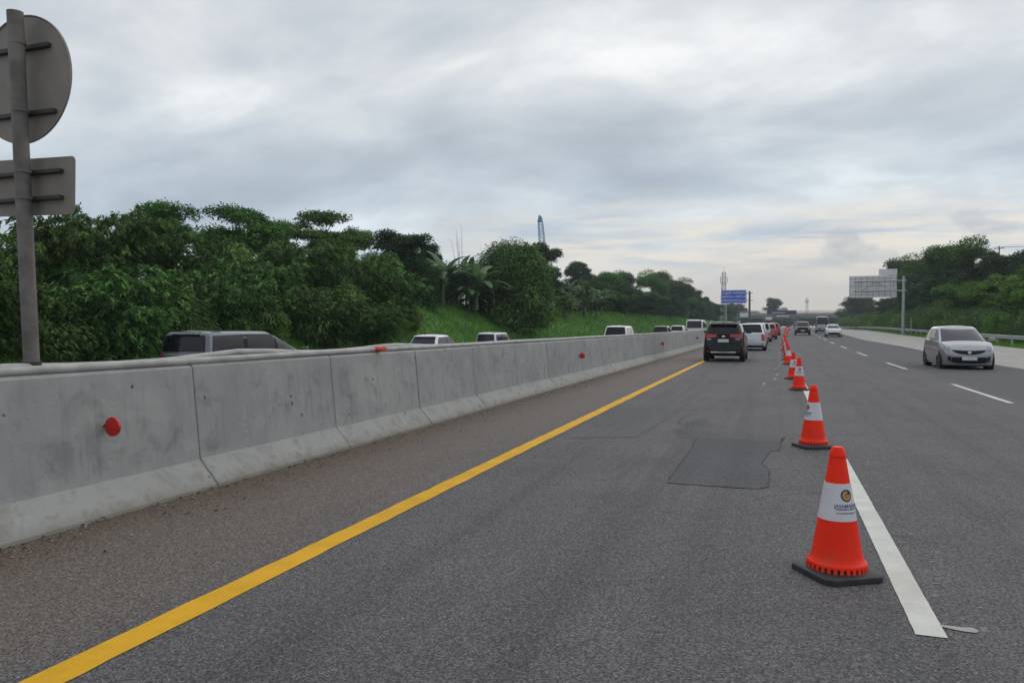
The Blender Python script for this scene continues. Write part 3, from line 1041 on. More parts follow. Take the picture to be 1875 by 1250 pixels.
def bamboo(h=7.0, spread=3.4, nc=34, leaf=0.34, mat='bam_a', per=15, sprays=16, name='bamboo_clump'):
    root = empty(name, (0, 0, 0))
    stems = MB()
    Pp, D, T = [], [], []
    for c in range(nc):
        az = RNG.uniform(0, 2 * math.pi)
        o_ = np.array([math.cos(az), math.sin(az), 0])
        hh = h * RNG.uniform(0.55, 1.0)
        sp = spread * RNG.uniform(0.25, 1.05)
        b = o_ * RNG.uniform(0.0, 0.9) + np.array([0, 0, -0.15])
        dr = RNG.uniform(0.12, 0.42)
        t = np.linspace(0, 1, 12)[:, None]
        pth = b + o_ * sp * t ** 1.9 + np.array([0, 0, 1.0]) * hh * (t * (1 + dr) - dr * t ** 3.2)
        stems.tube([tuple(q) for q in pth[::2]] + [tuple(pth[-1])], [0.035, 0.032, 0.027, 0.022, 0.015, 0.009, 0.004], 5, caps=False)
        for s in range(sprays):
            tt = RNG.uniform(0.12, 1.0) ** 0.8
            q = b + o_ * sp * tt ** 1.9 + np.array([0, 0, 1.0]) * hh * (tt * (1 + dr) - dr * tt ** 3.2)
            az2 = RNG.uniform(0, 2 * math.pi)
            bd = unit(np.array([math.cos(az2), math.sin(az2), 0]) + o_ * 0.55 + np.array([0, 0, RNG.uniform(-0.5, 0.35)]))
            bl = RNG.uniform(0.5, 1.35) * (1.15 - 0.45 * tt) * h / 7
            k = per
            u = RNG.uniform(0.15, 1, size=(k, 1))
            pos = q + bd * bl * u - np.array([0, 0, 1]) * (bl * 0.45 * u ** 2) + rnd(k, 3) * 0.05
            dd = bd * 0.75 + np.array([0, 0, -0.75]) * RNG.uniform(0.3, 1.4, size=(k, 1)) + rnd(k, 3) * 0.35
            Pp.append(pos)
            D.append(dd)
            T.append(np.full(k, RNG.beta(1.1, 1.9)) + rnd(k) * 0.15)
    Pp, D, T = np.concatenate(Pp), np.concatenate(D), np.concatenate(T)
    n = len(Pp)
    leaves('foliage', Pp, D, np.array([0, 0, 1.0]) + rnd(n, 3) * 0.5, leaf * RNG.uniform(0.6, 1.25, n), leaf * 0.24 * RNG.uniform(0.7, 1.25, n), T, M[mat], root, fold=0.06)
    stems.build('stems', M['culm'], root)
    return root


def tree(h=9.0, rx=3.5, rz=3.2, trunk=0.16, zc=None, ncl=42, per=170, leaf=0.24, mat='leaf_mid', flat=0.6, gap=0.0, name='tree', skirt=0.0, clr=0.26, lump=0.2):
    root = empty(name, (0, 0, 0))
    zc = h - rz if zc is None else zc
    cl = []
    nl = 9 if ncl > 40 else 7
    lims = []
    for i in range(nl):
        a = 2 * math.pi * (i + RNG.uniform(-.35, .35)) * 0.382 * 1.0 * 2.618 / nl * 3
        zz = RNG.uniform(-0.75 if skirt else -0.25, 0.62)
        rr = math.sqrt(max(0.05, 1 - zz * zz)) * RNG.uniform(0.45, 0.72)
        lims.append((np.array([math.cos(a) * rr * rx, math.sin(a) * rr * rx, zz * rz]), RNG.uniform(0.42, 0.60)))
    lims.append((np.array([0, 0, 0.55 * rz]), 0.45))
    if skirt:
        lims.append((np.array([0, 0, -0.2 * rz]), 0.55))
    for i in range(ncl):
        c0, sz = lims[i % len(lims)]
        v = unit(rnd(3))
        if v[2] < -0.4:
            v[2] *= -0.5
        rr = RNG.uniform(0.3, 1.0) ** 0.5 * (1 + RNG.normal() * lump * 0.3)
        cl.append(c0 + v * rr * sz * np.array([rx, rx, rz]) * 0.85 + np.array([0, 0, zc]))
    cl = np.array(cl)
    Pp, D, N_, T = [], [], [], []
    for c in cl:
        rc = rx * clr * RNG.uniform(0.7, 1.35)
        k = int(per * RNG.uniform(0.7, 1.3))
        v = unit(rnd(k, 3))
        v[:, 2] = np.where(v[:, 2] < -0.3, -v[:, 2], v[:, 2])
        r_ = rc * RNG.uniform(0.45, 1.08, (k, 1))
        pos = c + v * r_ * np.array([1.15, 1.15, flat])
        Pp.append(pos)
        dd = v * np.array([1, 1, 0.3]) + np.array([0, 0, -0.45]) + rnd(k, 3) * 0.55
        D.append(dd)
        N_.append(v + np.array([0, 0, 0.7]) + rnd(k, 3) * 0.5)
        T.append(np.full(k, RNG.beta(2, 2.4)) + rnd(k) * 0.14)
    Pp, D, N_, T = map(np.concatenate, (Pp, D, N_, T))
    n = len(Pp)
    leaves('crown', Pp, D, N_, leaf * RNG.uniform(0.65, 1.3, n), leaf * 0.52 * RNG.uniform(0.7, 1.2, n), T, M[mat], root)
    mb = MB()
    top = np.array([0.1, 0.05, zc + rz * 0.25])
    mb.tube([(0, 0, -0.4), (0.05, 0.02, zc * 0.4), (0.02, 0.08, zc * 0.75), tuple(top)], [trunk * 1.25, trunk, trunk * 0.8, trunk * 0.35], 9, caps=False)
    for c in cl[:: max(1, ncl // 16)]:
        z0 = max(zc * 0.45, min(zc + rz * 0.1, c[2] - np.hypot(c[0], c[1]) * 0.75))
        a = np.array([0.03, 0.05, z0])
        m_ = (a + c) / 2 + np.array([0, 0, 0.12 * rz])
        mb.tube([tuple(a), tuple(m_), tuple(c)], [trunk * 0.42, trunk * 0.26, trunk * 0.07], 6, caps=False)
    mb.build('trunk', M['bark'], root, smooth=60)
    return root


def shrub(h=3.0, rx=2.0, ncl=26, per=120, leaf=0.17, mat='leaf_hedge', name='shrub', droop=0.0):
    root = empty(name, (0, 0, 0))
    Pp, D, N_, T = [], [], [], []
    mb = MB()
    for i in range(ncl):
        a = RNG.uniform(0, 2 * math.pi)
        zz = RNG.uniform(0.05, 1.0)
        rr = RNG.uniform(0.3, 1.0) ** 0.5 * math.sqrt(max(0.05, 1 - (zz * 0.95) ** 2.2))
        c = np.array([math.cos(a) * rr * rx * 0.85, math.sin(a) * rr * rx * 0.85, zz * h * 0.86])
        k = int(per * RNG.uniform(0.7, 1.3))
        rc = rx * 0.32 * RNG.uniform(0.7, 1.3)
        v = unit(rnd(k, 3))
        Pp.append(c + v * rc * RNG.uniform(0.5, 1.1, (k, 1)))
        bd = unit(rnd(1, 3) * np.array([1, 1, 0.2]) + np.array([c[0], c[1], 0]) * 0.6 / rx)
        D.append(v * (1 - 0.7 * droop) + np.array([0, 0, 0.15 - 0.75 * droop]) + bd * 0.9 * droop + rnd(k, 3) * (0.5 - 0.2 * droop))
        N_.append(v + np.array([0, 0, 0.8]) + rnd(k, 3) * 0.5)
        T.append(np.full(k, RNG.beta(2, 2)) + rnd(k) * 0.14)
        if i % 3 == 0:
            mb.tube([(c[0] * .1, c[1] * .1, -0.15), (c[0] * .45, c[1] * .45, c[2] * .6), tuple(c)], [0.035, 0.022, 0.006], 5, caps=False)
    Pp, D, N_, T = map(np.concatenate, (Pp, D, N_, T))
    n = len(Pp)
    leaves('foliage', Pp, D, N_, leaf * RNG.uniform(0.6, 1.3, n), leaf * (0.5 - 0.24 * droop) * RNG.uniform(0.7, 1.2, n), T, M[mat], root)
    mb.build('stems', M['bark'], root)
    return root


def banana(h=5.0, nleaf=11, mat='banana', name='banana_plant', seed=1):
    rr = random.Random(seed)
    root = empty(name, (0, 0, 0))
    st = []
    vs, fs, tn = [], [], []
    for s in range(5):
        bx, by = rr.uniform(-1.5, 1.5), rr.uniform(-1.5, 1.5)
        sh = h * rr.uniform(0.14, 0.46)
        st.append(MB().tube([(bx, by, -0.2), (bx + .03, by, sh * .5), (bx + .05, by + .05, sh)], [0.14, 0.11, 0.07], 8))
        for k in range(nleaf):
            az = 2 * math.pi * (k / nleaf) + rr.uniform(-.3, .3) + s
            upr = rr.uniform(0.5, 2.8)
            Ln = h * rr.uniform(0.42, 0.6)
            o_ = Vector((math.cos(az), math.sin(az), 0))
            sd_ = Vector((-math.sin(az), math.cos(az), 0))
            p = Vector((bx + .05, by + .05, sh))
            dr = Vector(o_ * 0.75 + Vector((0, 0, upr))).normalized()
            b0_ = len(vs)
            ns = 9
            tint = rr.uniform(0.15, 0.95)
            for i in range(ns + 1):
                t = i / ns
                w = 0.060 * h * (math.sin(math.pi * min(1, 0.06 + t * 0.93)) ** 0.6) * (0.25 if t < 0.12 else 1)
                dv = Vector((0, 0, 0.16 * w))
                wj = w * rr.uniform(0.8, 1.08)
                vs += [p + sd_ * wj + dv - Vector((0, 0, w * .55 * t)), p.copy(), p - sd_ * wj + dv - Vector((0, 0, w * .55 * t))]
                tn += [tint + rr.uniform(-.1, .1)] * 3
                p = p + dr * (Ln / ns)
                dr = (dr + Vector((0, 0, -0.17 - 0.1 * t))).normalized()
            for i in range(ns):
                a = b0_ + 3 * i
                fs += [(a, a + 1, a + 4, a + 3), (a + 1, a + 2, a + 5, a + 4)]
    mb = MB().add(vs, fs)
    o = mb.build('foliage', M[mat], root)
    at = o.data.attributes.new('tint', 'FLOAT', 'POINT')
    at.data.foreach_set('value', np.clip(np.array(tn, dtype=np.float32), 0, 1))
    for q in st:
        q.build('stem', M['culm'], root, smooth=60)
    return root


PROTO_USED = {}


def plant(proto, hproto, X, Y, top, label, cat='tree', group=None, rz=None, sxy=1.0, base=None):
    """first use moves the prototype itself, later uses copy it"""
    b = gz(X) if base is None else base
    s = (top - b) / hproto
    if proto.name in PROTO_USED:
        e = copy_tree(proto)
    else:
        PROTO_USED[proto.name] = 1
        e = proto
    e.location = P(X, Y, b)
    e.rotation_euler = (0, 0, random.uniform(0, 6.28) if rz is None else rz)
    e.scale = (s * sxy, s * sxy, s)
    for k in ('label', 'category', 'group'):
        if k in e:
            del e[k]
    return tag(e, label, cat, group)


bamA = bamboo(7, 3.5, 40, 0.42, 'bam_a', per=24, sprays=22)
bamB = bamboo(7, 3.2, 44, 0.36, 'bam_b', per=25, sprays=23)
bamC = bamboo(7, 3.7, 40, 0.40, 'bam_a', per=24, sprays=22)
GB = 'bamboo clumps on the embankment'
plant(bamA, 7, -24, 13.2, 5.2, 'dark bamboo clump behind the sign pole at the frame edge', 'bamboo', GB)
plant(bamC, 7, -24.5, 17.0, 5.0, 'feathery bamboo clump right behind the tall sign pole', 'bamboo', GB)
plant(bamA, 7, -25.5, 21.0, 5.9, 'tall bamboo clump just past the sign pole, filling the gap to the next tips', 'bamboo', GB)
plant(bamC, 7, -26.5, 24.2, 6.75, 'tallest leafy bamboo clump of the near thicket with drooping tips against the sky', 'bamboo', GB)
plant(bamB, 7, -26.5, 27.4, 6.1, 'bamboo clump behind the rear of the dark minivan', 'bamboo', GB)
plant(bamA, 7, -22.6, 21.0, 3.8, 'low overhanging bamboo clump left of the dark minivan, drooping to the grass', 'bamboo', GB, sxy=1.25)
plant(bamB, 7, -23.2, 16.5, 3.2, 'short bushy bamboo clump low on the slope behind the sign pole', 'bamboo', GB, sxy=1.3)
plant(bamC, 7, -23.6, 27.5, 4.2, 'bright bamboo clump directly above the dark minivan roof', 'bamboo', GB, sxy=1.25)
plant(bamA, 7, -24.6, 32.0, 5.0, 'bamboo clump above the bonnet of the dark minivan', 'bamboo', GB, sxy=1.15)
plant(bamC, 7, -27.5, 31.0, 5.2, 'bamboo clump under the slender open tree', 'bamboo', GB)
plant(bamB, 7, -26.2, 37.5, 6.7, 'dark olive bamboo clump under the spreading flat-topped tree', 'bamboo', GB, sxy=1.1)
plant(bamB, 7, -25.2, 41.5, 6.3, 'rounded olive bamboo clump right of the flat-topped tree', 'bamboo', GB, sxy=1.1)
plant(bamA, 7, -24.2, 44.5, 5.3, 'bamboo clump where the thicket drops to the open grass slope', 'bamboo', GB, sxy=1.1)
plant(bamB, 7, -22.9, 35.5, 3.4, 'low bamboo clump at the thicket foot behind the wall', 'bamboo', GB, sxy=1.4)
plant(bamB, 7, -22.8, 39.5, 3.2, 'low bamboo clump hanging beside the first silver car', 'bamboo', GB, sxy=1.35)
dome = shrub(9, 4.6, 105, 380, 0.44, 'bam_b', name='bamboo_clump', droop=0.8)
plant(dome, 9, -24.4, 69.2, 10.0, 'large dome-shaped bamboo clump standing alone on the grass slope', 'bamboo', GB, sxy=1.0)
plant(bamC, 7, -26.2, 75.5, 8.2, 'bamboo clump tucked behind the dome-shaped one', 'bamboo', GB, sxy=0.8)

slender = tree(8, 3.4, 2.4, 0.09, 5.6, 34, 250, 0.30, 'leaf_mid', 0.7, clr=0.30, skirt=1, lump=0.45)
umb = tree(9, 4.4, 2.6, 0.13, 6.4, 40, 270, 0.30, 'leaf_mid', 0.5, clr=0.25, skirt=1, lump=0.45)
darkA = tree(9, 3.5, 4.1, 0.17, 4.9, 80, 300, 0.27, 'leaf_dark', 0.8, skirt=1, clr=0.26)
darkB = tree(9, 3.9, 3.6, 0.18, 5.3, 76, 300, 0.28, 'leaf_dark', 0.7, skirt=1, clr=0.27)
midA = tree(9, 3.8, 4.0, 0.17, 4.9, 76, 300, 0.28, 'leaf_mid', 0.75, skirt=1, clr=0.25)
brightA = tree(9, 3.4, 4.2, 0.14, 4.7, 70, 260, 0.29, 'leaf_bright', 0.7, skirt=1, clr=0.25)
GT = 'trees along the embankment'
bushA = shrub(4, 2.6, 52, 280, 0.42, 'bam_a', name='bush', droop=1.0)
bushB = shrub(4, 2.6, 52, 280, 0.38, 'bam_b', name='bush', droop=1.0)
GF = 'leafy bushes at the foot of the thicket'
for i, (x, y, t, lb) in enumerate([(-23.4, 12.0, 2.8, 'leafy bush low behind the sign pole at the frame edge'), (-23.6, 19.0, 3.0, 'leafy bush at the thicket foot right of the sign pole'), (-23.8, 24.2, 3.4, 'leafy bush at the thicket foot behind the tail of the dark minivan'),
                                   (-23.9, 30.0, 3.4, 'leafy bush at the thicket foot over the middle of the dark minivan'), (-24.0, 34.0, 3.6, 'leafy bush at the thicket foot over the windscreen of the dark minivan'), (-24.2, 38.0, 4.0, 'olive bush at the thicket foot just past the dark minivan'),
                                   (-24.4, 42.5, 4.2, 'olive bush above the orange plastic sleeve'), (-24.7, 46.5, 3.6, 'leafy bush where the thicket ends at the grass slope'), (-28.5, 26.0, 5.6, 'leafy bush high on the slope behind the bamboo tips'),
                                   (-29, 34.5, 6.4, 'leafy bush below the slender open tree crown'), (-29.5, 40.5, 7.0, 'olive bush below the flat-topped tree crown'), (-29.5, 46, 7.4, 'leafy bush right of the flat-topped tree trunk'), (-29.0, 51.5, 7.2, 'leafy bush before the dense dark tree')]):
    plant((bushA, bushB)[(i // 2) % 2], 4, x, y, t, lb, 'bush', GF, sxy=1.15 if x > -26 else 0.9)
plant(slender, 8, -30, 36.2, 8.5, 'slender open tree with a thin bare trunk and sky showing through', 'tree', GT, sxy=1.05)
plant(slender, 8, -31, 31.8, 8.1, 'small airy tree rising over the bamboo before the slender tree', 'tree', GT, rz=2.2)
plant(umb, 9, -33, 50.3, 10.6, 'spreading flat-topped tree with layered foliage above the bamboo', 'tree', GT, sxy=1.05)
plant(darkA, 9, -30, 57.2, 9.7, 'dense dark tree just past the flat-topped tree', 'tree', GT, sxy=1.15)
plant(darkB, 9, -32, 65.5, 9.2, 'dark leafy tree between the dense dark tree and the banana plants', 'tree', GT, sxy=0.75)
plant(midA, 9, -35.5, 46.5, 9.4, 'mid green tree at the back between the slender and flat-topped trees', 'tree', GT, rz=3.3, sxy=0.8)
plant(darkA, 9, -33.0, 62.0, 9.6, 'dark tree behind the dense dark one', 'tree', GT, rz=4.0, sxy=0.9)
plant(midA, 9, -33.5, 54.0, 9.6, 'mid green tree tucked between the flat-topped and dense dark trees', 'tree', GT, sxy=0.8)
plant(darkA, 9, -31.5, 101.0, 12.9, 'tall dark tree behind the dome-shaped bamboo, below the crane', 'tree', GT, rz=1.0, sxy=0.95)
plant(darkB, 9, -30.0, 92.0, 10.5, 'dark tree at the back of the dome-shaped bamboo', 'tree', GT, sxy=0.75)
plant(darkB, 9, -42, 159, 14.9, 'rounded blue-green tree over the pale banana plants', 'tree', GT, rz=2.0, sxy=0.9)
plant(darkA, 9, -38, 150, 11.6, 'dark tree behind the grey-green banana plants', 'tree', GT, sxy=1.0)
plant(midA, 9, -37, 166, 13.2, 'ragged dark tree after the grey-green banana plants', 'tree', GT, sxy=0.9)
plant(darkB, 9, -35, 175, 13.4, 'spiky topped dark tree before the broad mid-distance tree', 'tree', GT, sxy=0.8)
plant(midA, 9, -32, 190, 14.0, 'dense tree at the near side of the broad mid-distance tree', 'tree', GT, sxy=0.8)
plant(midA, 9, -34, 209, 16.4, 'broad green tree, the tallest of the mid-distance row', 'tree', GT, sxy=0.8)
FAR_L = [(-27, 125, 7.2), (-28, 137, 8), (-26, 150, 7.4), (-27, 165, 8.4), (-26, 180, 8.4), (-27, 196, 9.4), (-32, 228, 15.2), (-30, 215, 12), (-31, 243, 14.2), (-27, 236, 9.6), (-31, 258, 12.8), (-29, 270, 11.4), (-30, 286, 10.8), (-27, 300, 9.6), (-28, 318, 10.2), (-26, 338, 10.4), (-28, 360, 11.4), (-27, 385, 11.0), (-30, 410, 12), (-25, 432, 10)]
for i, (x, y, t) in enumerate(FAR_L):
    plant((midA, darkB, darkA)[i % 3], 9, x, y, t, 'hazy dark green tree in the far row behind the white vans and blue sign', 'tree', 'far trees along the embankment', sxy=0.95 if t > 9 else 1.25)
plant(darkB, 9, -9.6, 470, 17.5, 'round hazy blue-green tree beside the blue sign pole, left end of the overpass', 'tree', 'far trees along the embankment', base=0.0, sxy=0.85)
for i, (x, y, t) in enumerate([(-24, 470, 10), (-17, 480, 8), (-9, 470, 7), (-3, 476, 7), (4, 480, 6.6), (11, 476, 6.8), (18, 480, 6.6), (25, 476, 7), (32, 480, 7), (-34, 470, 14)]):
    plant((midA, darkB)[i % 2], 9, x, y, t, 'blue hazy tree seen beyond and under the overpass', 'tree', 'trees beyond the overpass', base=-0.8, sxy=1.6)

for i in range(22):
    x = -42 + 4.4 * i
    plant((midA, darkB)[i % 2], 9, x - off(445), 445 + 6 * (i % 3), 6.4 + 0.5 * (i % 3), 'blue hazy tree seen beyond and under the overpass', 'tree', 'trees beyond the overpass', base=-1.6, sxy=1.1)
banA = banana(5, 13, 'banana', seed=3)
banB = banana(5, 13, 'banana', seed=8)
banL = banana(5, 13, 'banana_lime', seed=5)
GBn = 'banana plants on the embankment'
plant(banA, 5, -28.2, 63.6, 9.0, 'banana plant with upright leaves beside the dark tree', 'banana plant', GBn, sxy=1.15)
plant(banB, 5, -27.3, 65.0, 8.6, 'banana plant in the middle of the clump before the dome-shaped bamboo', 'banana plant', GBn)
plant(banA, 5, -26.3, 65.2, 6.9, 'banana plant with long arching leaves reaching over the grass slope', 'banana plant', GBn, rz=0.6)
plant(banB, 5, -29.0, 67.8, 9.8, 'banana plant at the back of the clump against the sky', 'banana plant', GBn, rz=2.6)
plant(banL, 5, -26.2, 92.5, 6.2, 'lime green banana plant after the dome-shaped bamboo', 'banana plant', GBn)
plant(banL, 5, -26.6, 97, 6.0, 'second lime green banana plant, smaller, behind the first', 'banana plant', GBn, rz=1.9)
plant(banA, 5, -27.2, 104, 8.6, 'large grey-green banana plant after the lime green ones', 'banana plant', GBn, rz=3.5)
plant(banB, 5, -27.0, 109, 8.2, 'grey-green banana plant with drooping leaves at the end of the clump', 'banana plant', GBn, rz=1.2)

under = shrub(5, 3.0, 44, 260, 0.30, 'leaf_dark', name='bush')
underB = shrub(5, 3.2, 44, 260, 0.30, 'leaf_mid', name='bush')
GU = 'dark bushes under the embankment trees'
_r = random.Random(9)
for i, (x, y, t, lb) in enumerate([(-28.5, 56.0, 7.0, 'dark bush below the dense dark tree'), (-33, 68, 8.0, 'dark bush at the back of the banana plants'), (-34, 74.5, 7.5, 'dark bush behind the dry bare stems'),
                                   (-30.5, 84.0, 8.2, 'dark bush behind the dome-shaped bamboo'), (-29.5, 90.0, 8.0, 'dark bush beyond the dome-shaped bamboo'), (-32.5, 97, 7.5, 'dark bush behind the lime green banana plants'), (-31.5, 52.0, 6.4, 'bush under the flat-topped tree')]):
    plant((under, underB)[i % 2], 5, x, y, t, lb, 'bush', GU, sxy=0.95)
_y = 102.0
_k = 0
while _y < 330:
    plant((under, underB, under)[_k % 3], 5, _r.uniform(-33, -30) + (0 if _y > 125 else -1.5), _y, gz(-29) + _r.uniform(3.6, 5.4) * (1 + _y / 500), 'dark bush in the continuous undergrowth past the banana plants', 'bush', GU, sxy=_r.uniform(1.0, 1.3))
    _y += 4.6 * (1 + _y / 400)
    _k += 1

shA = shrub(3, 2.1, 30, 130, 0.18, 'leaf_hedge')
shB = shrub(3, 1.9, 28, 130, 0.17, 'leaf_hedge')
shC = shrub(3, 2.0, 26, 120, 0.22, 'leaf_bright')
for i, (x, y, t, lb) in enumerate([(-25.3, 50.5, 2.6, 'leafy shrub at the edge of the thicket on the grass slope'), (-26.4, 56, 3.0, 'shrub on the slope below the dense dark tree'), (-27.3, 62, 3.6, 'shrub on the slope before the banana plants'),
                                   (-24.2, 47.5, 1.9, 'low shrub above the roof of the first silver car'), (-25.2, 83, 2.6, 'small yellowish shrub at the foot of the dome-shaped bamboo')]):
    plant((shA, shC)[i % 2], 3, x, y, t, lb, 'shrub', 'shrubs on the embankment')

# right-hand roadside
GR = 'trees beyond the guard rail'
plant(midA, 9, 24.5, 118, 12.9, 'tallest tree beyond the guard rail, rounded, above the silver car', 'tree', GR, rz=0.4, sxy=0.95)
plant(darkB, 9, 25, 140, 13.4, 'dark tree between the gantry sign and the tallest roadside tree', 'tree', GR, rz=4.4, sxy=0.85)
plant(midA, 9, 28, 172, 15.8, 'tree with its top just above the back of the gantry sign', 'tree', GR, rz=3.4, sxy=0.85)
plant(darkA, 9, 26, 128, 9.8, 'dark tree behind the gantry sign post', 'tree', GR, rz=5.0, sxy=1.1)
plant(darkA, 9, 27.5, 112, 10.8, 'dark tree right of the tallest roadside tree', 'tree', GR, rz=2.0, sxy=0.9)
plant(brightA, 9, 21.0, 92, 6.6, 'bright green young tree right behind the silver car', 'tree', GR, rz=1.1, sxy=0.95)
plant(darkB, 9, 26, 96, 8.9, 'dark leafy tree at the frame edge beyond the guard rail', 'tree', GR, rz=1.5, sxy=0.9)
plant(brightA, 9, 20.2, 76, 5.6, 'bright bush-like tree at the frame edge behind the guard rail', 'tree', GR, rz=2.9, sxy=1.0)
plant(midA, 9, 22.5, 82, 7.0, 'mid green tree near the frame edge, behind the bright bush-like tree', 'tree', GR, rz=2.2, sxy=0.95)
plant(darkB, 9, 24, 66, 7.4, 'dark tree past the frame edge beyond the guard rail', 'tree', GR, rz=2.7, sxy=0.9)
plant(midA, 9, 20.5, 104, 6.4, 'green tree filling the gap behind the silver car roof', 'tree', GR, rz=0.9, sxy=1.0)
plant(darkB, 9, 24.0, 178, 14.9, 'dark tree rising behind the right half of the gantry panel', 'tree', GR, rz=2.5, sxy=0.75)
plant(midA, 9, 25.0, 158, 14.2, 'green tree just right of the gantry top panel', 'tree', GR, rz=5.5, sxy=0.8)
plant(darkA, 9, 23, 150, 8.6, 'dark tree under the gantry sign panel', 'tree', GR, rz=1.9, sxy=1.2)
plant(darkB, 9, 25, 168, 8.6, 'dark tree behind the left half of the gantry panel', 'tree', GR, rz=0.2, sxy=1.1)
for i, (x, y, t) in enumerate([(27, 195, 9.5), (26, 225, 9), (25, 330, 12.5), (27, 345, 13.5), (29, 362, 14), (25, 375, 13), (31, 380, 13.5), (26, 290, 8), (28, 260, 8.5)]):
    plant((midA, darkA, darkB)[i % 3], 9, x, y, t, 'hazy tree at the far right end of the overpass', 'tree', 'far trees beyond the hedge', sxy=1.0)
random.seed(21)
y = 62.0
i = 0
while y < 345:
    t = random.uniform(2.4, 3.5) * (0.85 if y < 100 else 1.0) * (1.0 if y < 200 else 1.2)
    plant((shA, shB, shC, shB, shA)[i % 5], 3, random.uniform(18.6, 20.0), y, t + gz(19), ('leafy shrub in the hedge behind the guard rail near the silver car' if y < 120 else 'grey-green shrub in the hedge line toward the overpass'), 'shrub', 'hedge shrubs behind the guard rail', sxy=random.uniform(0.85, 1.15))
    y += random.uniform(2.0, 2.9) * (1 if y < 160 else 1.6)
    i += 1
for (x, y, t) in [(22, 70, 3.6), (23, 88, 4.2), (22, 112, 4.6), (22.5, 122, 4.8), (22, 134, 4.6), (22, 160, 4.8), (22, 180, 4.6)]:
    plant(shC if x > 22.2 else shA, 3, x, y, t, 'taller shrub filling in behind the hedge line', 'shrub', 'hedge shrubs behind the guard rail', sxy=1.1)

for (x, y, t, lb) in [(25.5, 86, 5.6, 'dark bush behind the bright bush-like tree at the frame edge'), (26.5, 100, 6.2, 'dark bush under the dark tree right of the tallest roadside tree'), (27, 112, 6.4, 'dark bush under the tallest roadside tree'), (24.5, 74, 5.0, 'dark bush at the frame edge behind the guard rail'), (27.5, 126, 6.4, 'dark bush behind the gantry sign post')]:
    plant(under, 5, x, y, t, lb, 'bush', 'dark bushes beyond the guard rail', sxy=1.3)

# bare dry stems sticking above the banana plants
mb = MB()
for k in range(5):
    a = random.uniform(-.5, .5)
    pts = [(0.15 * k - .3, 0, -0.3)]
    for j in range(1, 7):
        pts.append((pts[0][0] + a * (j / 6) ** 2 * 1.8 - 0.4 * (j / 6), 0.1 * j * a, 8.8 * j / 6 * (0.75 + 0.06 * k)))
    mb.tube(pts, [0.05, 0.045, 0.04, 0.03, 0.024, 0.018, 0.012], 5)
    for j in range(3, 7):
        p = Vector(pts[j])
        mb.tube([p, p + Vector((random.uniform(-.7, .7), random.uniform(-.3, .3), random.uniform(.1, .5)))], [0.014, 0.006], 4)
o = mb.build('dry_bamboo', M['dry'])
o.location = P(-33.0, 76.0, gz(-33))
tag(o, 'bare dry bamboo stems sticking up behind the banana plants', 'bamboo')


def grass(name, label, xr, yr, n, hgt, zf=gz):
    x = RNG.uniform(*xr, n)
    yy = yr[0] + (yr[1] - yr[0]) * RNG.uniform(0, 1, n) ** 1.4
    p = np.array([tuple(P(a, b, zf(a) - 0.03)) for a, b in zip(x, yy)])
    d = np.array([0, 0, 1.0]) + rnd(n, 3) * 0.38
    patch_ = 0.5 + 0.5 * np.sin(x * 1.7 + 0.6 * yy) * np.sin(yy * 0.45 + x)
    o = leaves(name, p, d, rnd(n, 3), hgt * RNG.uniform(0.5, 1.3, n) * (0.6 + 0.6 * patch_), 0.05 + 0.05 * RNG.uniform(0, 1, n), 0.25 + 0.5 * patch_ + rnd(n) * 0.15, M['grass_blade'], None, fold=0.05)
    return tag(o, label, 'grass', None, 'stuff')


grass('grass', 'green grass growing on the embankment slope', (-31, -21.3), (14, 210), 60000, 0.42)
grass('grass', 'grass strip between the concrete shoulder and the guard rail', (15.3, 18.5), (40, 160), 14000, 0.26)

# debris along the wall foot
mb = MB()
rs = random.Random(5)
for k in range(900):
    yy = 1.5 + 26 * rs.random() ** 1.5
    x = -4.93 + abs(rs.gauss(0, 0.22)) + 0.02
    s = rs.uniform(0.003, 0.016)
    c = P(x, yy, s * 0.5)
    vs = [(c[0] + s * rs.uniform(.6, 1.3) * a, c[1] + s * rs.uniform(.6, 1.3) * b, c[2] + s * .7 * rs.uniform(.5, 1.1) * d) for a, b, d in ((1, 0, 0), (-1, 0, 0), (0, 1, 0), (0, -1, 0), (0, 0, 1), (0, 0, -1))]
    mb.add(vs, [(0, 2, 4), (2, 1, 4), (1, 3, 4), (3, 0, 4), (2, 0, 5), (1, 2, 5), (3, 1, 5), (0, 3, 5)])
tag(mb.build('gravel', M['stone']), 'small pebbles and grit along the foot of the wall', 'gravel', None, 'stuff')
n = 620
yy = 2 + 30 * RNG.uniform(0, 1, n) ** 1.3
xx = -4.9 + np.abs(rnd(n)) ** 1.4 * 0.24 + 0.015
p = np.array([tuple(P(a, b, 0.008)) for a, b in zip(xx, yy)])
d = rnd(n, 3) * np.array([1, 1, 0.12])
tag(leaves('debris', p, d, np.array([0, 0, 1.0]) + rnd(n, 3) * 0.3, RNG.uniform(0.012, 0.055, n), RNG.uniform(0.008, 0.026, n), RNG.uniform(0, 1, n), M['dead_leaf'], None), 'dead leaves and dark litter along the foot of the wall', 'litter', None, 'stuff')

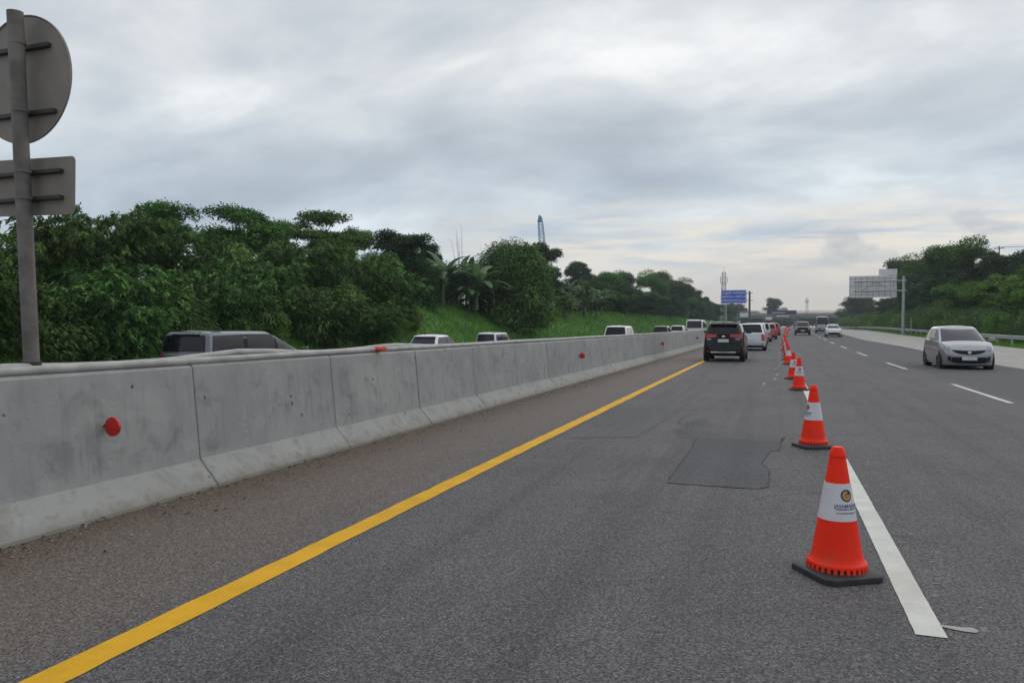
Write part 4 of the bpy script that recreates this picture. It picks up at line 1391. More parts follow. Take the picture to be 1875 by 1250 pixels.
# ================================================================== STRUCTURES
# guard rail on the far side
def guard_rail():
    root = empty('guard_rail', P(16.5, 90, 0), 0, 'long galvanised guard rail beside the pale concrete shoulder', 'guard rail')
    w = [(0.0, 0.46), (0.03, 0.49), (0.03, 0.545), (-0.04, 0.58), (-0.04, 0.625), (0.03, 0.66), (0.03, 0.715), (0.0, 0.745)]
    ys = [36 + 4 * i for i in range(75)]
    mb = MB()
    vs = []
    c0 = P(16.5, 90, 0)
    for y_ in ys:
        for (x_, z_) in w:
            vs.append(P(16.5 - x_, y_, z_) - c0)
        for (x_, z_) in w[::-1]:
            vs.append(P(16.5 - x_ + 0.006, y_, z_) - c0)
    m_ = 2 * len(w)
    fs = []
    for j in range(len(ys) - 1):
        for i in range(m_):
            fs.append((j * m_ + i, j * m_ + (i + 1) % m_, (j + 1) * m_ + (i + 1) % m_, (j + 1) * m_ + i))
    mb.add(vs, fs)
    mb.build('rail', M['galv'], root, smooth=25)
    pm = MB().box((-0.03, -0.06, -0.05), (0.09, 0.06, 0.70))
    p0 = None
    for y_ in ys[:60]:
        o_ = pm.build('post', M['galv'], root) if p0 is None else p0.copy()
        if p0 is None:
            p0 = o_
        else:
            COL.objects.link(o_)
            o_.parent = root
        o_.location = P(16.54, y_ + 1, 0) - c0
    return root


guard_rail()

# cantilever gantry sign seen from behind
Yg = 114
xg = 17.0 - 0.0
e = empty('gantry_sign', (xg, Yg, zr(Yg)), 0, 'big roadside cantilever sign seen from behind with a grid of ribs and small top panel', 'road sign')
zb = -zr(Yg)
MB().tube([(0, 0, -0.1), (0, 0, 7.95)], [0.22, 0.17], 14).lathe([(0.36, -0.1), (0.36, 0.06), (0.2, 0.1)], 14).build('post', M['galv'], e, smooth=40)
mb = MB()
for z in (6.0, 7.35):
    mb.tube([(0.35, -0.05, z), (-6.2, -0.05, z)], 0.075, 8)
zz = [(-6.0, 6.0), (-5.0, 6.0), (-3.4, 7.35), (-1.6, 6.0)]
mb.tube([(-5.2, -0.05, 6.0), (-3.4, -0.05, 7.35)], 0.05, 6)
mb.tube([(-3.4, -0.05, 7.35), (-1.5, -0.05, 6.0)], 0.05, 6)
for x in (-5.6, -3.4, -1.2):
    mb.tube([(x, -0.05, 6.0), (x, -0.05, 7.35)], 0.045, 6)
mb.build('arm', M['galv'], e, smooth=40)
pn = MB().box((-6.78, 0.10, 5.1), (-0.78, 0.16, 8.1)).build('panel', M['sign_back_light'], e)
tp = MB().box((-3.05, 0.10, 8.13), (-0.78, 0.16, 9.0)).build('top_panel', M['sign_back_light'], e)
mb = MB()
for k in range(9):
    x = -6.7 + 0.73 * k
    mb.box((x - 0.022, 0.055, 5.12), (x + 0.022, 0.10, 8.08))
for z in (5.5, 6.7, 7.75):
    mb.box((-6.76, 0.030, z - 0.022), (-0.8, 0.055, z + 0.022))
mb.build('rib', M['rib'], pn)

# blue lane sign over the opposite carriageway
Yb = 135
e = empty('lane_sign', P(-5.45, Yb, 1.1), 0, 'blue overhead lane sign with white lettering on a median post', 'road sign')
MB().tube([(0, 0, -0.1), (0, 0, 5.95)], [0.2, 0.16], 12).build('post', M['pole'], e, smooth=40)
mb = MB()
for z in (4.35, 5.6):
    mb.tube([(0.55, 0, z), (-3.9, 0, z)], 0.07, 8)
mb.build('arm', M['galv'], e, smooth=40)
pn = MB().prism([(a - 2.62, b + 5.0) for a, b in rrect(4.25, 2.3, 0.15)], -0.19, -0.14).build('panel', M['sign_blue'], e)
mb = MB()
o_ = rrect(4.13, 2.18, 0.12)
i_ = rrect(4.03, 2.08, 0.10)
nn_ = len(o_)
mb.add([(a - 2.62, -0.192, b + 5.0) for a, b in o_] + [(a - 2.62, -0.192, b + 5.0) for a, b in i_], [(k, (k + 1) % nn_, nn_ + (k + 1) % nn_, nn_ + k) for k in range(nn_)])
mb.build('border', M['sign_white'], pn)
for s, z in (('LAJUR KANAN', 5.66), ('HANYA UNTUK', 5.0), ('MENDAHULUI', 4.34)):
    vs, fs = text_mesh(s, 0.60, 1.05, 0.008)
    MB().add([(v[0] - 2.62, -0.195, v[1] + z) for v in vs], fs).build('lettering', M['sign_white'], pn)

for (x, yy_, w, z, lab) in ((-7.2, 150, 1.75, 3.6, 'small white roadside sign on a thin post under the blue sign'), (-4.6, 205, 1.6, 3.4, 'tiny white sign on a post right of the blue sign post')):
    e = empty('small_sign', P(x, yy_, -0.15), 0, lab, 'road sign')
    MB().tube([(-w * .75, 0, -0.1), (-w * .75, 0, z)], 0.05, 8).tube([(-w * .75, 0, z - 0.3), (w * .3, 0, z - 0.3)], 0.035, 6).build('post', M['galv'], e)
    MB().box((-w / 2, -0.05, z - 0.75), (w / 2, -0.035, z + 0.05)).build('panel', M['sign_white'], e)

# marker post in front of the hedge
o = MB().tube([(0, 0, 0), (0, 0, 2.3)], 0.07, 8).lathe([(0.12, 0.0), (0.12, 0.1), (0.07, 0.12)], 8).build('marker_post', M['galv'], smooth=40)
o.location = P(17.2, 118, 0.0)
tag(o, 'thin pale post standing behind the guard rail before the hedge', 'post')

# overpass at the end of the road
Yo = 400.0
e = empty('overpass', (10, Yo, 0), 0, 'pale hazy road overpass crossing the motorway in the distance', 'overpass')
MB().box((-90, 0, 5.9), (95, 9, 7.3)).build('girder', M['girder'], e)
MB().box((-90, -0.4, 7.3), (95, 9.4, 7.75)).build('deck', M['dry_conc'], e)
mb = MB()
for k in range(230):
    x = -88 + 0.78 * k
    mb.box((x, -0.35, 7.75), (x + 0.26, -0.25, 9.5))
mb.box((-90, -0.37, 9.42), (95, -0.23, 9.55))
mb.box((-90, -0.37, 8.5), (95, -0.23, 8.62))
mb.build('railing', M['fence_red'], e)
MB().box((-90, -0.2, 7.75), (95, -0.12, 8.35)).build('parapet', M['dry_conc'], e)
for x in (-32, 1.0, 34):
    MB().box((x - 0.6, 1.5, -0.5), (x + 0.6, 7.5, 5.2)).box((x - 1.2, 0.5, 5.2), (x + 1.2, 8.5, 5.9)).build('pier', M['girder'], e)
bn_ = MB().box((-12.4, -0.60, 7.7), (1.6, -0.52, 9.7)).build('banner', M['banner'], e)
MB().box((-10.0, -0.63, 8.45), (-3.5, -0.61, 8.75)).build('stripe', M['sign_white'], bn_)
MB().box((-7.6, -0.10, 6.5), (-1.6, -0.05, 7.2)).build('white_banner', M['sign_white'], e)


def lattice(name, h, w0, w1, n, mat, parent, r=0.06, legs=4):
    mb_ = MB()
    cs = [(1, 1), (-1, 1), (-1, -1), (1, -1)]

    def pt(c, t):
        w_ = w0 + (w1 - w0) * t
        return Vector((c[0] * w_ / 2, c[1] * w_ / 2, h * t))
    for c in cs:
        mb_.tube([pt(c, 0), pt(c, 1)], r, 5)
    for i_ in range(n):
        t0, t1 = i_ / n, (i_ + 1) / n
        for k_ in range(4):
            a_, b_ = cs[k_], cs[(k_ + 1) % 4]
            mb_.tube([pt(a_, t0), pt(b_, t1)], r * 0.6, 4, caps=False)
            mb_.tube([pt(b_, t0), pt(a_, t1)], r * 0.6, 4, caps=False)
            mb_.tube([pt(a_, t1), pt(b_, t1)], r * 0.6, 4, caps=False)
    return mb_.build(name, mat, parent)


e = empty('telecom_tower', (-17.6, 300, 0), 0, 'tall pale telecom mast rising left of the blue sign', 'tower')
lattice('mast', 22.5, 2.4, 1.2, 14, M['tower_red'], e, 0.12)
mb = MB()
for k in range(6):
    a = k * math.pi / 3
    mb.box((1.25 * math.cos(a) - .16, 1.25 * math.sin(a) - .16, 18.6), (1.25 * math.cos(a) + .16, 1.25 * math.sin(a) + .16, 20.8))
mb.lathe([(1.3, 18.3), (1.3, 18.45)], 16)
mb.build('antenna', M['sign_white'], e)
MB().tube([(0, 0, 22.5), (0, 0, 24.6)], 0.07, 6).build('lightning_rod', M['galv'], e)
e = empty('telecom_tower', (26.5, 640, 0), 0, 'very faint slim telecom mast above the overpass', 'tower')
lattice('mast', 24.5, 2.4, 1.2, 12, M['tower_red'], e, 0.1)
MB().lathe([(0.9, 20.5), (1.4, 21), (1.4, 23), (0.9, 23.4)], 8).build('antenna', M['sign_white'], e)

e = empty('crane', (-38.4, 125.6, 0), 0, 'blue lattice crane boom rising behind the dark trees', 'crane')
bm_ = lattice('boom', 22.6, 2.0, 0.7, 20, M['crane_blue'], e, 0.045)
bm_.rotation_euler = (0, R(-5.0), 0)
bm_.location = (1.9, 0, -2.2)
mb = MB().prism([(-0.42, 0.0), (0.36, 0.0), (0.25, 0.8), (-0.15, 1.2)], -0.4, 0.4)
o = mb.build('jib_head', M['crane_blue'], e)
o.location = (1.9 - 22.6 * math.sin(R(5)), 0, -2.2 + 22.6 * math.cos(R(5)))
mb = MB().box((-1.6, -1.6, 4.6), (3.6, 1.6, 6.4)).box((-2.2, -2.0, 3.6), (4.0, -1.2, 4.6)).box((-2.2, 1.2, 3.6), (4.0, 2.0, 4.6))
mb.build('cab', M['crane_blue'], e, bevel=0.1)
e.location.z = -0.4

# power line over the trees on the far side
e = empty('utility_pole', (32.2, 130.0, 1.2), 0, 'utility pole with crossarm and wires above the roadside trees', 'utility pole')
MB().tube([(0, 0, -0.3), (0, 0, 12.4)], [0.14, 0.08], 8).build('pole', M['pole'], e)
MB().box((-0.7, -0.05, 12.0), (0.7, 0.05, 12.1)).build('crossarm', M['bark'], e)
mb = MB()
for dx_ in (-0.65, 0.0, 0.65):
    pts = []
    for k in range(13):
        t = k / 12
        pts.append((dx_ + 16 * t, -45 * t, 12.25 - 2.2 * 4 * t * (1 - t) * 0.5 - 0.6 * t))
    mb.tube(pts, 0.022, 4)
    pts = []
    for k in range(13):
        t = k / 12
        pts.append((dx_ - 3 * t, 60 * t, 12.25 - 2.2 * 4 * t * (1 - t) * 0.5))
    mb.tube(pts, 0.022, 4)
mb.build('wire', M['rail_dark'], e)


# ================================================================== VEHICLES
def half_ring(ctrl, k=6):
    """closed ring through mirrored control points, Catmull-Rom; index 0 = front centre, +k per control along the +y side"""
    n = len(ctrl) - 1
    full = [Vector(c) for c in ctrl] + [Vector((c[0], -c[1], c[2])) for c in ctrl[-2:0:-1]]
    m_ = len(full)
    ring = []
    for i in range(m_):
        p0, p1, p2, p3 = full[i - 1], full[i], full[(i + 1) % m_], full[(i + 2) % m_]
        d1 = (p2 - p1).length
        t1 = (p2 - p0)
        t2 = (p3 - p1)
        t1 = t1.normalized() * min(d1, (p1 - p0).length) * 0.9 if t1.length else t1
        t2 = t2.normalized() * min(d1, (p3 - p2).length) * 0.9 if t2.length else t2
        for j in range(k):
            t = j / k
            h00, h10, h01, h11 = 2 * t ** 3 - 3 * t ** 2 + 1, t ** 3 - 2 * t ** 2 + t, -2 * t ** 3 + 3 * t ** 2, t ** 3 - t ** 2
            ring.append(p1 * h00 + t1 * h10 + p2 * h01 + t2 * h11)
    return ring


class Shell:
    K = 6

    def __init__(self, levels):
        self.lv = [half_ring(l, self.K) for l in levels]
        self.n = len(self.lv[0])

    def at(self, u, v):
        s = (u * self.K) % self.n
        i, ft = int(math.floor(s)) % self.n, s - math.floor(s)
        j = min(int(v), len(self.lv) - 2)
        fv = v - j
        a = self.lv[j][i].lerp(self.lv[j][(i + 1) % self.n], ft)
        b = self.lv[j + 1][i].lerp(self.lv[j + 1][(i + 1) % self.n], ft)
        return a.lerp(b, fv)

    def mesh(self, mb, cap_top=None, cap_bottom=False):
        n = self.n
        vs = [p for l in self.lv for p in l]
        fs = [(j * n + i, j * n + (i + 1) % n, (j + 1) * n + (i + 1) % n, (j + 1) * n + i) for j in range(len(self.lv) - 1) for i in range(n)]
        if cap_bottom:
            fs.append(tuple(range(n - 1, -1, -1)))
        mb.add(vs, fs)
        top = self.lv[-1]
        h = n // 2
        if cap_top == 'strip':
            vs, fs = [], []
            for i in range(h + 1):
                a, b = top[i % n], top[(-i) % n]
                mid_ = (a + b) / 2
                hw = (a - b).length / 2
                vs += [a, a.lerp(mid_, .5) + Vector((0, 0, .045 * hw)), mid_ + Vector((0, 0, 0.06 * hw)), b.lerp(mid_, .5) + Vector((0, 0, .045 * hw)), b]
            fs = [(5 * i + j, 5 * i + 5 + j, 5 * i + 6 + j, 5 * i + 1 + j) for i in range(h) for j in range(4)]
            mb.add(vs, fs)

    def panel(self, name, u0, u1, v0, v1, mat, parent, off_=0.006, nu=8, nv=4, mirror=False):
        """thin raised panel following the body; v0 / v1 may be functions of the 0..1 position along u"""
        f0 = v0 if callable(v0) else (lambda t: v0)
        f1 = v1 if callable(v1) else (lambda t: v1)
        sgn = -1 if mirror else 1
        gr, grb = [], []
        e_ = 1e-3
        for i in range(nu + 1):
            t = i / nu
            u = u0 + (u1 - u0) * t
            for j in range(nv + 1):
                v = f0(t) + (f1(t) - f0(t)) * j / nv
                p = self.at(u, v)
                du = self.at(u + .02, v) - self.at(u - .02, v)
                vv = min(max(v, 0.02), len(self.lv) - 1.02)
                dv_ = self.at(u, vv + .015) - self.at(u, vv - .015)
                nr = du.cross(dv_).normalized()
                q, b = p + nr * off_, p - nr * 0.012
                gr.append(Vector((q.x, q.y * sgn, q.z)))
                grb.append(Vector((b.x, b.y * sgn, b.z)))
        w = nv + 1
        fs = [(i * w + j, (i + 1) * w + j, (i + 1) * w + j + 1, i * w + j + 1) for i in range(nu) for j in range(nv)]
        edge = [(0, j) for j in range(nv + 1)] + [(i, nv) for i in range(1, nu + 1)] + [(nu, j) for j in range(nv - 1, -1, -1)] + [(i, 0) for i in range(nu - 1, 0, -1)]
        b0_ = len(gr)
        vs = gr + [grb[i * w + j] for i, j in edge]
        ne = len(edge)
        for k_ in range(ne):
            a, c = edge[k_], edge[(k_ + 1) % ne]
            fs.append((a[0] * w + a[1], c[0] * w + c[1], b0_ + (k_ + 1) % ne, b0_ + k_))
        if mirror:
            fs = [f_[::-1] for f_ in fs]
        return MB().add(vs, fs).build(name, mat, parent, smooth=30)


def wheel(parent, x, y, r, w, mat_rim, side):
    Mx_ = Matrix.Translation((x, y, r)) @ Matrix.Rotation(R(-90 * side), 4, 'X')
    wr = MB().lathe([(r * .62, -w), (r * .93, -w), (r, -w + .03), (r, -.03), (r * .94, 0.0), (r * .66, 0.004), (r * .64, -.02)], 28, Mx_, cap=False).build('tyre', M['tyre'], parent, smooth=40)
    mb_ = MB().lathe([(r * .66, -.012), (r * .62, 0.0), (r * .58, -.018), (r * .5, -.07), (0.0, -.08)], 28, Mx_, cap=False)
    for k_ in range(5):
        a = 2 * math.pi * k_ / 5
        Ms = Mx_ @ Matrix.Rotation(a, 4, 'Z')
        mb_.box((-.035, r * .08, -.05), (.035, r * .6, -.006), Ms)
    mb_.lathe([(r * .16, -.05), (r * .15, 0.0), (0.0, .004)], 16, Mx_, cap=False)
    mb_.build('rim', mat_rim, wr, smooth=35)
    return wr


def make_car(name, label, cat, group, X, Y, dirn, paint, L=4.2, Wd=1.7, Hh=1.65, clr=0.20, hood=0.86, cowl=1.0, beltr=1.02, xcowl=1.15, xwt=0.35, xrt=-1.75, xrb=-2.0, wb=2.65, wr=0.31,
             roofw=0.76, rear='suv', front='hatch', splits=(0.45, -0.55), glass='glass', dz=0.0, detail=True, roofrail=False, lower=None, ws='glass_grey', rz_extra=0.0, axle=0.0, faceback=True):
    up = 1 if dirn > 0 else -1
    e = empty(name, P(X, Y, dz), R(90) * up - hdg(Y) + R(rz_extra), label, cat, group)
    xf, xr = L / 2, -L / 2
    W2 = Wd / 2

    def zb_(x):
        if x >= xcowl:
            t = (x - xcowl) / (xf - xcowl)
            return cowl + (hood - cowl) * t ** 1.6
        t = (x - xcowl) / (xr - xcowl)
        return cowl + (beltr - cowl) * t

    def outline(df, dr, wf, zf):
        pts = [(xf - df, 0), (xf - df - .05, .30), (xf - df - .17, .43), (xf - df - .50, .495), (0.55, .5), (-0.55, .5), (xr + dr + .5, .495), (xr + dr + .13, .455), (xr + dr + .03, .33), (xr + dr, 0)]
        return [(x, w * Wd * wf, zf(x)) for x, w in pts]
    tub = Shell([
        outline(.10, .06, .95, lambda x: clr),
        outline(.02, .00, .985, lambda x: clr + .10),
        outline(.0, .0, 1.0, lambda x: .50),
        outline(.03, .015, 1.0, lambda x: min(.70, zb_(x) - .08)),
        outline(.10, .04, .985, lambda x: min(.84, zb_(x) - .03)),
        outline(.16, .08, .95, zb_)])

    def gl(xw, xr_, wf, zf, cf=1.0):
        xa, xb2 = xw - .42, xr_ + .16
        m1, m2 = splits
        pts = [(xw, 0), (xw - .07, .62), (xw - .30, .93), (min(m1, xw - .45), 1.0), (m2, 1.0), (xr_ + .16, .97), (xr_ + .04, .74), (xr_, 0)]
        return [(x, w * W2 * wf, zf(x)) for x, w in pts]
    zt = Hh - .075
    gh = Shell([
        gl(xcowl + .02, xrb, .935, lambda x: zb_(x) - .02),
        gl(xwt + .18 * (xcowl - xwt), xrt + .25 * (xrb - xrt), roofw + .045, lambda x: zb_(x) + (zt - zb_(x)) * .80),
        gl(xwt, xrt, roofw, lambda x: zt - .045 * max(0, (x + .3) / (xwt + .3)) ** 2 - .02 * max(0, -x / 2.4) ** 2),
        gl(xwt - .10, xrt + .06, roofw - .06, lambda x: Hh - .03),
        gl(xwt - .35, xrt + .25, roofw * .6, lambda x: Hh - .004)])
    mb_ = MB()
    tub.mesh(mb_, 'strip', True)
    gh.mesh(mb_, 'strip')
    body = mb_.build('body', M[paint], e, smooth=38)
    # windows
    gh.panel('windscreen', -1.72, 1.72, .10, 1.93, M[ws], e, nu=16)
    gh.panel('rear_window', 5.62, 8.38, .22 if rear != 'van' else .15, 1.75, M[glass], e, nu=14)
    for mir in (False, True):
        gh.panel('window_trim', 2.16, 4.84, .16, lambda t: 1.62 + .12 * math.sin(math.pi * t), M['trim'], e, .0025, nu=22, mirror=mir)
        gh.panel('side_window', 2.12, 2.92, .12, lambda t: 1.55 + .25 * t, M[glass], e, mirror=mir)
        gh.panel('side_window', 3.05, 3.95, .12, 1.82, M[glass], e, mirror=mir)
        gh.panel('side_window', 4.06, 4.88, .14, lambda t: 1.82 - .25 * t, M[glass], e, mirror=mir)
    # lower trim, wheels
    if lower:
        tub.panel('lower_trim', 0.9, 8.1, 0.05, 1.15, M[lower], e, 0.008, 40, 2)
        tub.panel('lower_trim', 0.9, 8.1, 0.05, 1.15, M[lower], e, 0.008, 40, 2, mirror=True)
    for sx in (wb / 2, -wb / 2):
        for s in (1, -1):
            wheel(e, sx + axle, s * (W2 - .005), wr, .2, M['rim'], s)
    mb_ = MB()
    for sx in (wb / 2, -wb / 2):
        for s in (1, -1):
            Mx_ = Matrix.Translation((sx + axle, s * (W2 - .016), wr + .02)) @ Matrix.Rotation(R(-90 * s), 4, 'X')
            mb_.lathe([(wr + .07, -.2), (wr + .065, 0.0125), (0.0, 0.0125)], 28, Mx_, cap=False)
    mb_.box((xr + .5, -W2 + .2, clr - .05), (xf - .5, W2 - .2, clr + .02))
    mb_.build('underbody', M['underbody'], e, smooth=35)
    # mirrors
    for s in (1, -1):
        mb_ = MB()
        Mm = Matrix.Translation((xcowl - .33, s * (W2 + .085), cowl + .10))
        mb_.box((-.05, -.10, -.06), (.06, .10, .075), Mm)
        mb_.box((-.02, -.16 if s > 0 else .06, -.07), (.03, -.06 if s > 0 else .16, -.04), Mm)
        mb_.build('mirror', M[paint], e, bevel=.03)
    # ---- rear
    if rear in ('suv', 'rush', 'mpv', 'van', 'hatch'):
        if rear == 'rush':
            for mir in (False, True):
                t_ = tub.panel('taillight', 6.9, 8.55, lambda t: 4.42 + .30 * max(0, t - .35), lambda t: 4.97 - .10 * max(0, t - .5), M['tail'], e, .012, 12, 3, mirror=mir)
                tub.panel('lens', 7.55, 8.2, lambda t: 4.20 + .12 * t, lambda t: 4.40, M['clear_lens'], t_, .012, 6, 2, mirror=mir)
                tub.panel('reflector', 7.4, 7.95, 1.35, 1.62, M['tail'], e, .012, 5, 2, mirror=mir)
            tub.panel('garnish', 8.62, 9.38, 4.1, 4.95, M['trim'], e, .016, 10, 3)
            tub.panel('bumper', 7.2, 10.8, 0.12, 1.15, M['trim'], e, .012, 20, 3)
            MB().prism([(xr - .03, .36), (xr - .045, .43), (xr + .02, .455), (xr + .03, .36)], -.52, .52).build('skid_plate', M['chrome'], e, bevel=.01)
            o2 = MB().prism([(xrt + .22, Hh - .045), (xrt - .17, Hh - .09), (xrt - .16, Hh - .125), (xrt + .15, Hh - .10)], -.56, .56).build('spoiler', M['trim'], e, bevel=.012)
            MB().lathe([(0.0, 0.012), (.065, .01), (.075, 0.0)], 20, Matrix.Translation((xr + .055, 0, 1.08)) @ Matrix.Rotation(R(-90), 4, 'Y') @ Matrix.Scale(.62, 4, (1, 0, 0)), cap=False).build('emblem', M['chrome'], e)
        else:
            for mir in (False, True):
                if rear == 'van':
                    tub.panel('taillight', 7.05, 7.7, 2.6, 4.95, M['tail'], e, .012, 6, 4, mirror=mir)
                elif rear == 'mpv':
                    tub.panel('taillight', 6.75, 8.0, 3.2, 4.95, M['tail'], e, .012, 8, 4, mirror=mir)
                else:
                    tub.panel('taillight', 6.95, 7.85, 2.5, 4.95, M['tail'], e, .012, 8, 4, mirror=mir)
                tub.panel('reflector', 7.4, 7.9, 1.3, 1.5, M['tail'], e, .012, 5, 2, mirror=mir)
            tub.panel('bumper', 7.2, 10.8, 0.1, 1.0, M['trim'], e, .010, 20, 3)
            if rear in ('mpv', 'suv', 'hatch'):
                MB().prism([(xrt + .20, Hh - .03), (xrt - .12, Hh - .075), (xrt - .11, Hh - .10), (xrt + .12, Hh - .085)], -.52, .52).build('spoiler', M[paint], e, bevel=.012)
        pz = .66 if rear != 'rush' else .90
        MB().box((xr - .022, -.22, pz - .065), (xr + .03, .22, pz + .065)).build('licence_plate', M['plate'], e, bevel=.006)
        MB().tube([(xrt + .12, 0, Hh - .02), (xrt - .05, 0, Hh + .1)], .008, 5).build('aerial', M['trim'], e)
    if roofrail:
        for s in (1, -1):
            MB().tube([(xwt - .3, s * W2 * roofw * .93, Hh - .045), (xwt - .4, s * W2 * roofw * .93, Hh + .03), (xrt + .4, s * W2 * roofw * .93, Hh + .03), (xrt + .25, s * W2 * roofw * .93, Hh - .045)], .018, 6).build('roof_rail', M['galv'], e)
    # ---- front
    for mir in (False, True):
        hl = tub.panel('headlight', 1.35, 3.0, lambda t: (2.75 if front == 'hatch' else 3.55) + .25 * t + (.9 * t * t if front == 'hatch' else 0), lambda t: 4.70 + .1 * t, M['clear_lens'], e, .010, 10, 4, mirror=mir)
        if front == 'hatch':
            tub.panel('air_vent', 1.22, 1.6, lambda t: 1.0 + .35 * t, lambda t: 1.75 + .1 * t, M['trim'], e, .008, 5, 3, mirror=mir)
    if front == 'hatch':
        gr_ = tub.panel('grille', -0.98, 0.98, lambda t: 2.12 + .85 * abs(2 * t - 1) ** 2.2, 3.1, M['trim'], e, .010, 14, 3)
        tub.panel('chrome_strip', -1.05, 1.05, 3.12, 3.5, M[paint], e, .022, 14, 1)
        MB().box((xf - .06, -.055, .55), (xf + .014, .055, .635)).build('emblem', M['chrome'], gr_, bevel=.01)
        tub.panel('lower_grille', -1.15, 1.15, lambda t: .72 + .35 * abs(2 * t - 1) ** 2, lambda t: 1.72, M['trim'], e, .010, 14, 3)
        tub.panel('splitter', -3.0, 3.0, 0.10, 0.62, M[paint], e, .030, 24, 2)
        MB().box((xf - .05, -.23, .325), (xf + .035, .23, .44)).build('licence_plate', M['plate'], e, bevel=.006)
    elif front == 'sedan':
        tub.panel('grille', -1.3, 1.3, 3.9, 4.3, M['trim'], e, .010, 14, 2)
        tub.panel('lower_grille', -1.5, 1.5, .5, 1.9, M['trim'], e, .010, 14, 3)
        MB().box((xf - .05, -.22, .50), (xf + .03, .22, .62)).build('licence_plate', M['plate'], e, bevel=.006)
    elif front == 'truck':
        tub.panel('grille', -1.25, 1.25, 2.3, 4.6, M['trim'], e, .012, 14, 3)
        tub.panel('bumper', -2.4, 2.4, .1, 1.7, M['trim'], e, .03, 20, 3)
        MB().box((xf - .05, -.24, .52), (xf + .06, .24, .66)).build('licence_plate', M['plate'], e, bevel=.006)
    elif front == 'bus':
        tub.panel('grille', -1.2, 1.2, 2.2, 3.2, M['trim'], e, .010, 14, 2)
        tub.panel('bumper', -2.4, 2.4, .1, 1.4, M['trim'], e, .02, 20, 3)
        MB().box((xf - .05, -.24, .50), (xf + .05, .24, .63)).build('licence_plate', M['plate'], e, bevel=.006)
    # wipers and dark cowl
    gh.panel('cowl', -1.75, 1.75, 0.0, .115, M['trim'], e, .012, 16, 1)
    return e


GQ = 'cars queuing in the lane beside the cones'
rush = make_car('parked_car', 'black SUV with red wedge tail lights, last car of the queue beside the wall', 'car', GQ, -2.05 + 0.0, 35.1, 1, 'black_paint', L=4.4, Wd=1.72, Hh=1.70, clr=.28, hood=1.02, cowl=1.15, beltr=1.20, xcowl=1.05, xwt=.35, xrt=-1.80, xrb=-2.12, wb=2.68, wr=.36, rear='rush', roofrail=True, lower='trim', roofw=.745, splits=(.3, -.75))
rush.name = 'car'
make_car('car', 'silver-white MPV with red tail lights directly ahead of the black SUV', 'car', GQ, -1.42, 50.0, 1, 'pale_paint', L=4.45, Wd=1.74, Hh=1.68, clr=.22, xrt=-1.66, xrb=-2.12, xwt=.40, xcowl=1.25, rear='suv', splits=(.4, -.7), roofw=.72)
make_car('car', 'white car third in the queue, only its side showing past the silver-white MPV', 'car', GQ, -1.55, 63.0, 1, 'white_paint', L=4.2, Wd=1.7, Hh=1.68, rear='mpv')
make_car('car', 'silver car with dark windows between the third car and the red car', 'car', GQ, -1.36, 72.5, 1, 'silver_paint', L=4.2, Wd=1.7, Hh=1.70, rear='suv')
make_car('car', 'red hatchback in the queue beside the row of cones', 'car', GQ, -0.98, 83.0, 1, 'red_paint', L=3.8, Wd=1.68, Hh=1.60, xrt=-1.45, xrb=-1.75, xwt=.35, xcowl=1.05, wb=2.5, rear='hatch')
make_car('car', 'small red car farthest along the queue, just past the red hatchback', 'car', GQ, -0.85, 104.0, 1, 'red_paint', L=3.9, Wd=1.68, Hh=1.62, rear='hatch', xrt=-1.5, xrb=-1.8)

GO = 'oncoming cars on the open lanes'
make_car('car', 'silver hatchback driving toward the camera on the far lane', 'car', GO, 6.42, 31.7, -1, 'silver_paint', L=3.85, Wd=1.69, Hh=1.525, clr=.15, hood=.70, cowl=.955, beltr=1.02, xcowl=1.20, xwt=.25, xrt=-1.5, xrb=-1.80, wb=2.45, wr=.295, roofw=.74, rear='hatch', front='hatch', splits=(.25, -.75), rz_extra=0.5)
make_car('car', 'white sedan coming on the far lane ahead of the grey minibus', 'car', GO, 6.0, 97.0, -1, 'white_paint', L=4.3, Wd=1.72, Hh=1.47, hood=.78, cowl=.95, xcowl=1.0, xwt=.1, xrt=-1.2, xrb=-1.75, wb=2.55, front='sedan', rear='hatch', roofw=.70)
make_car('minibus', 'grey white minibus coming behind the white sedan', 'minibus', GO, 5.9, 128.0, -1, 'silver_paint', L=5.4, Wd=1.95, Hh=2.55, clr=.25, hood=1.05, cowl=1.25, beltr=1.25, xcowl=2.35, xwt=1.9, xrt=-2.5, xrb=-2.62, wb=3.1, wr=.34, roofw=.85, front='bus', rear='van', splits=(1.0, -.8))
make_car('car', 'dark off-road car coming on the lane right beside the cones', 'car', GO, 2.75, 107.0, -1, 'dark_paint', L=4.7, Wd=1.95, Hh=1.80, clr=.32, hood=1.05, cowl=1.15, beltr=1.12, xcowl=.75, xwt=.2, xrt=-1.9, xrb=-2.1, wb=2.75, wr=.40, front='truck', rear='suv', lower='trim')
make_car('car', 'small white car far behind the dark off-road car', 'car', GO, 4.0, 190.0, -1, 'white_paint', front='sedan', rear='hatch', Hh=1.5)
make_car('car', 'tiny pale car near the overpass on the open lanes', 'car', GO, 2.9, 235.0, -1, 'silver_paint', front='sedan', rear='hatch')

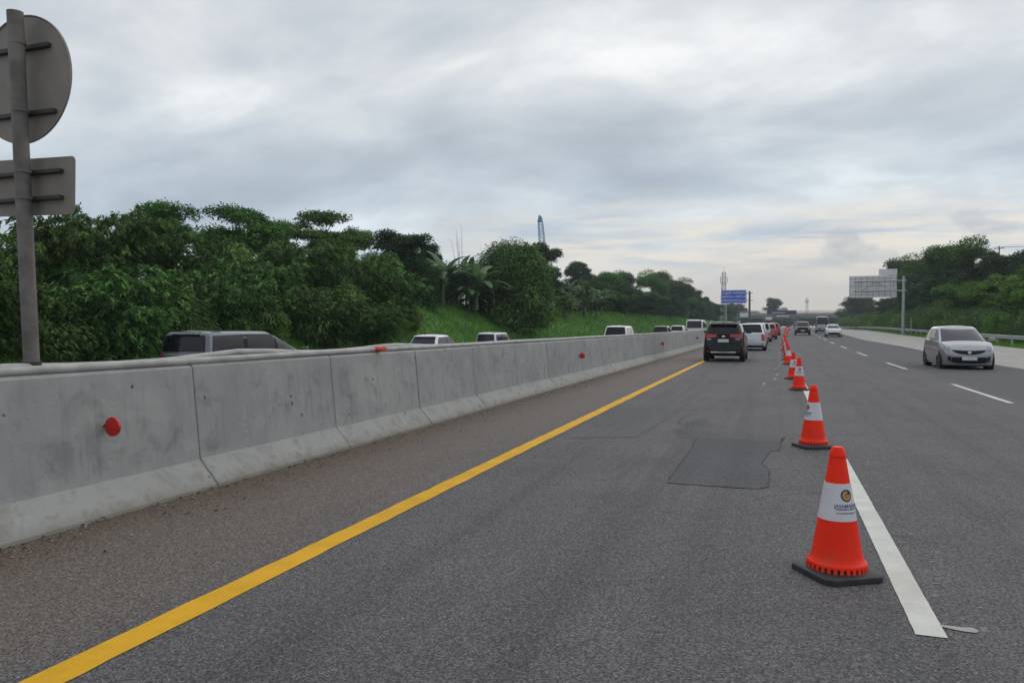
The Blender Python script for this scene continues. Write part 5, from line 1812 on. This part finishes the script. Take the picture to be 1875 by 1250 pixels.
GL = 'cars on the opposite carriageway behind the wall'
VAN = dict(L=5.5, Wd=2.0, Hh=1.85, hood=1.0, cowl=1.12, beltr=1.16, xcowl=2.2, xwt=.65, xrt=-2.53, xrb=-2.65, wb=3.1, wr=.33, roofw=.83, splits=(.55, -.95))
make_car('minivan', 'dark-windowed blue-grey minivan, largest vehicle behind the wall', 'minivan', GL, -16.24, 19.95, 1, 'bluegrey_paint', rear='suv', dz=gz(-16.24) + .06, ws='glass', **VAN)
make_car('car', 'small silver-white MPV behind the wall, the one nearer the minivan', 'car', GL, -14.7, 31.6, 1, 'white_paint', L=4.1, Wd=1.66, Hh=1.68, xrt=-1.48, xrb=-1.98, rear='suv', roofw=.72, xwt=.15, xcowl=1.1, dz=gz(-14.7) - .06, glass='glass_grey')
make_car('van', 'boxy white van behind the wall with a plain dark rear window', 'van', GL, -18.6, 49.3, 1, 'white_paint', L=4.2, Wd=1.68, Hh=1.82, xrt=-1.95, xrb=-2.08, xcowl=1.5, xwt=.85, rear='van', dz=gz(-18.6) - .1, roofw=.78, glass='glass_grey')
make_car('car', 'white MPV behind the wall below the middle of the grass slope', 'car', GL, -9.75, 49.7, 1, 'white_paint', L=4.6, Wd=1.76, Hh=1.76, xrt=-1.95, xrb=-2.22, xcowl=1.3, xwt=.45, rear='mpv', dz=gz(-9.75) + .03)
make_car('car', 'dark grey car behind the wall between two white vehicles', 'car', GL, -10.9, 76.0, 1, 'dark_paint', L=4.4, Wd=1.74, Hh=1.72, rear='mpv', dz=gz(-10.9))
make_car('car', 'white car mostly hidden beyond the dark grey car behind the wall', 'car', GL, -10.9, 88.0, 1, 'white_paint', L=4.4, Wd=1.74, Hh=1.70, rear='mpv', dz=gz(-10.9))
make_car('van', 'tall white high-roof van behind the far end of the wall', 'van', GL, -8.3, 82.5, 1, 'white_paint', L=5.2, Wd=1.9, Hh=2.22, hood=1.1, cowl=1.25, beltr=1.25, xcowl=2.2, xwt=1.5, xrt=-2.4, xrb=-2.55, wb=3.0, rear='van', roofw=.86, dz=gz(-8.3), splits=(1.0, -.8), glass='glass_grey')

# ================================================================== AIR
mz, gg, p_, o_ = new_mat('haze')
mz.node_tree.nodes.remove(p_)
pv = gg.n('ShaderNodeVolumePrincipled')
pv.inputs['Color'].default_value = (0.86, 0.93, 1.0, 1)
pv.inputs['Density'].default_value = 0.00036
pv.inputs['Anisotropy'].default_value = 0.2
gg.l(pv.outputs[0], o_.inputs['Volume'])
hz = MB().box((-900, -60, -3.0), (900, 1060, 36.0)).build('haze', mz)
tag(hz, kind='stuff')
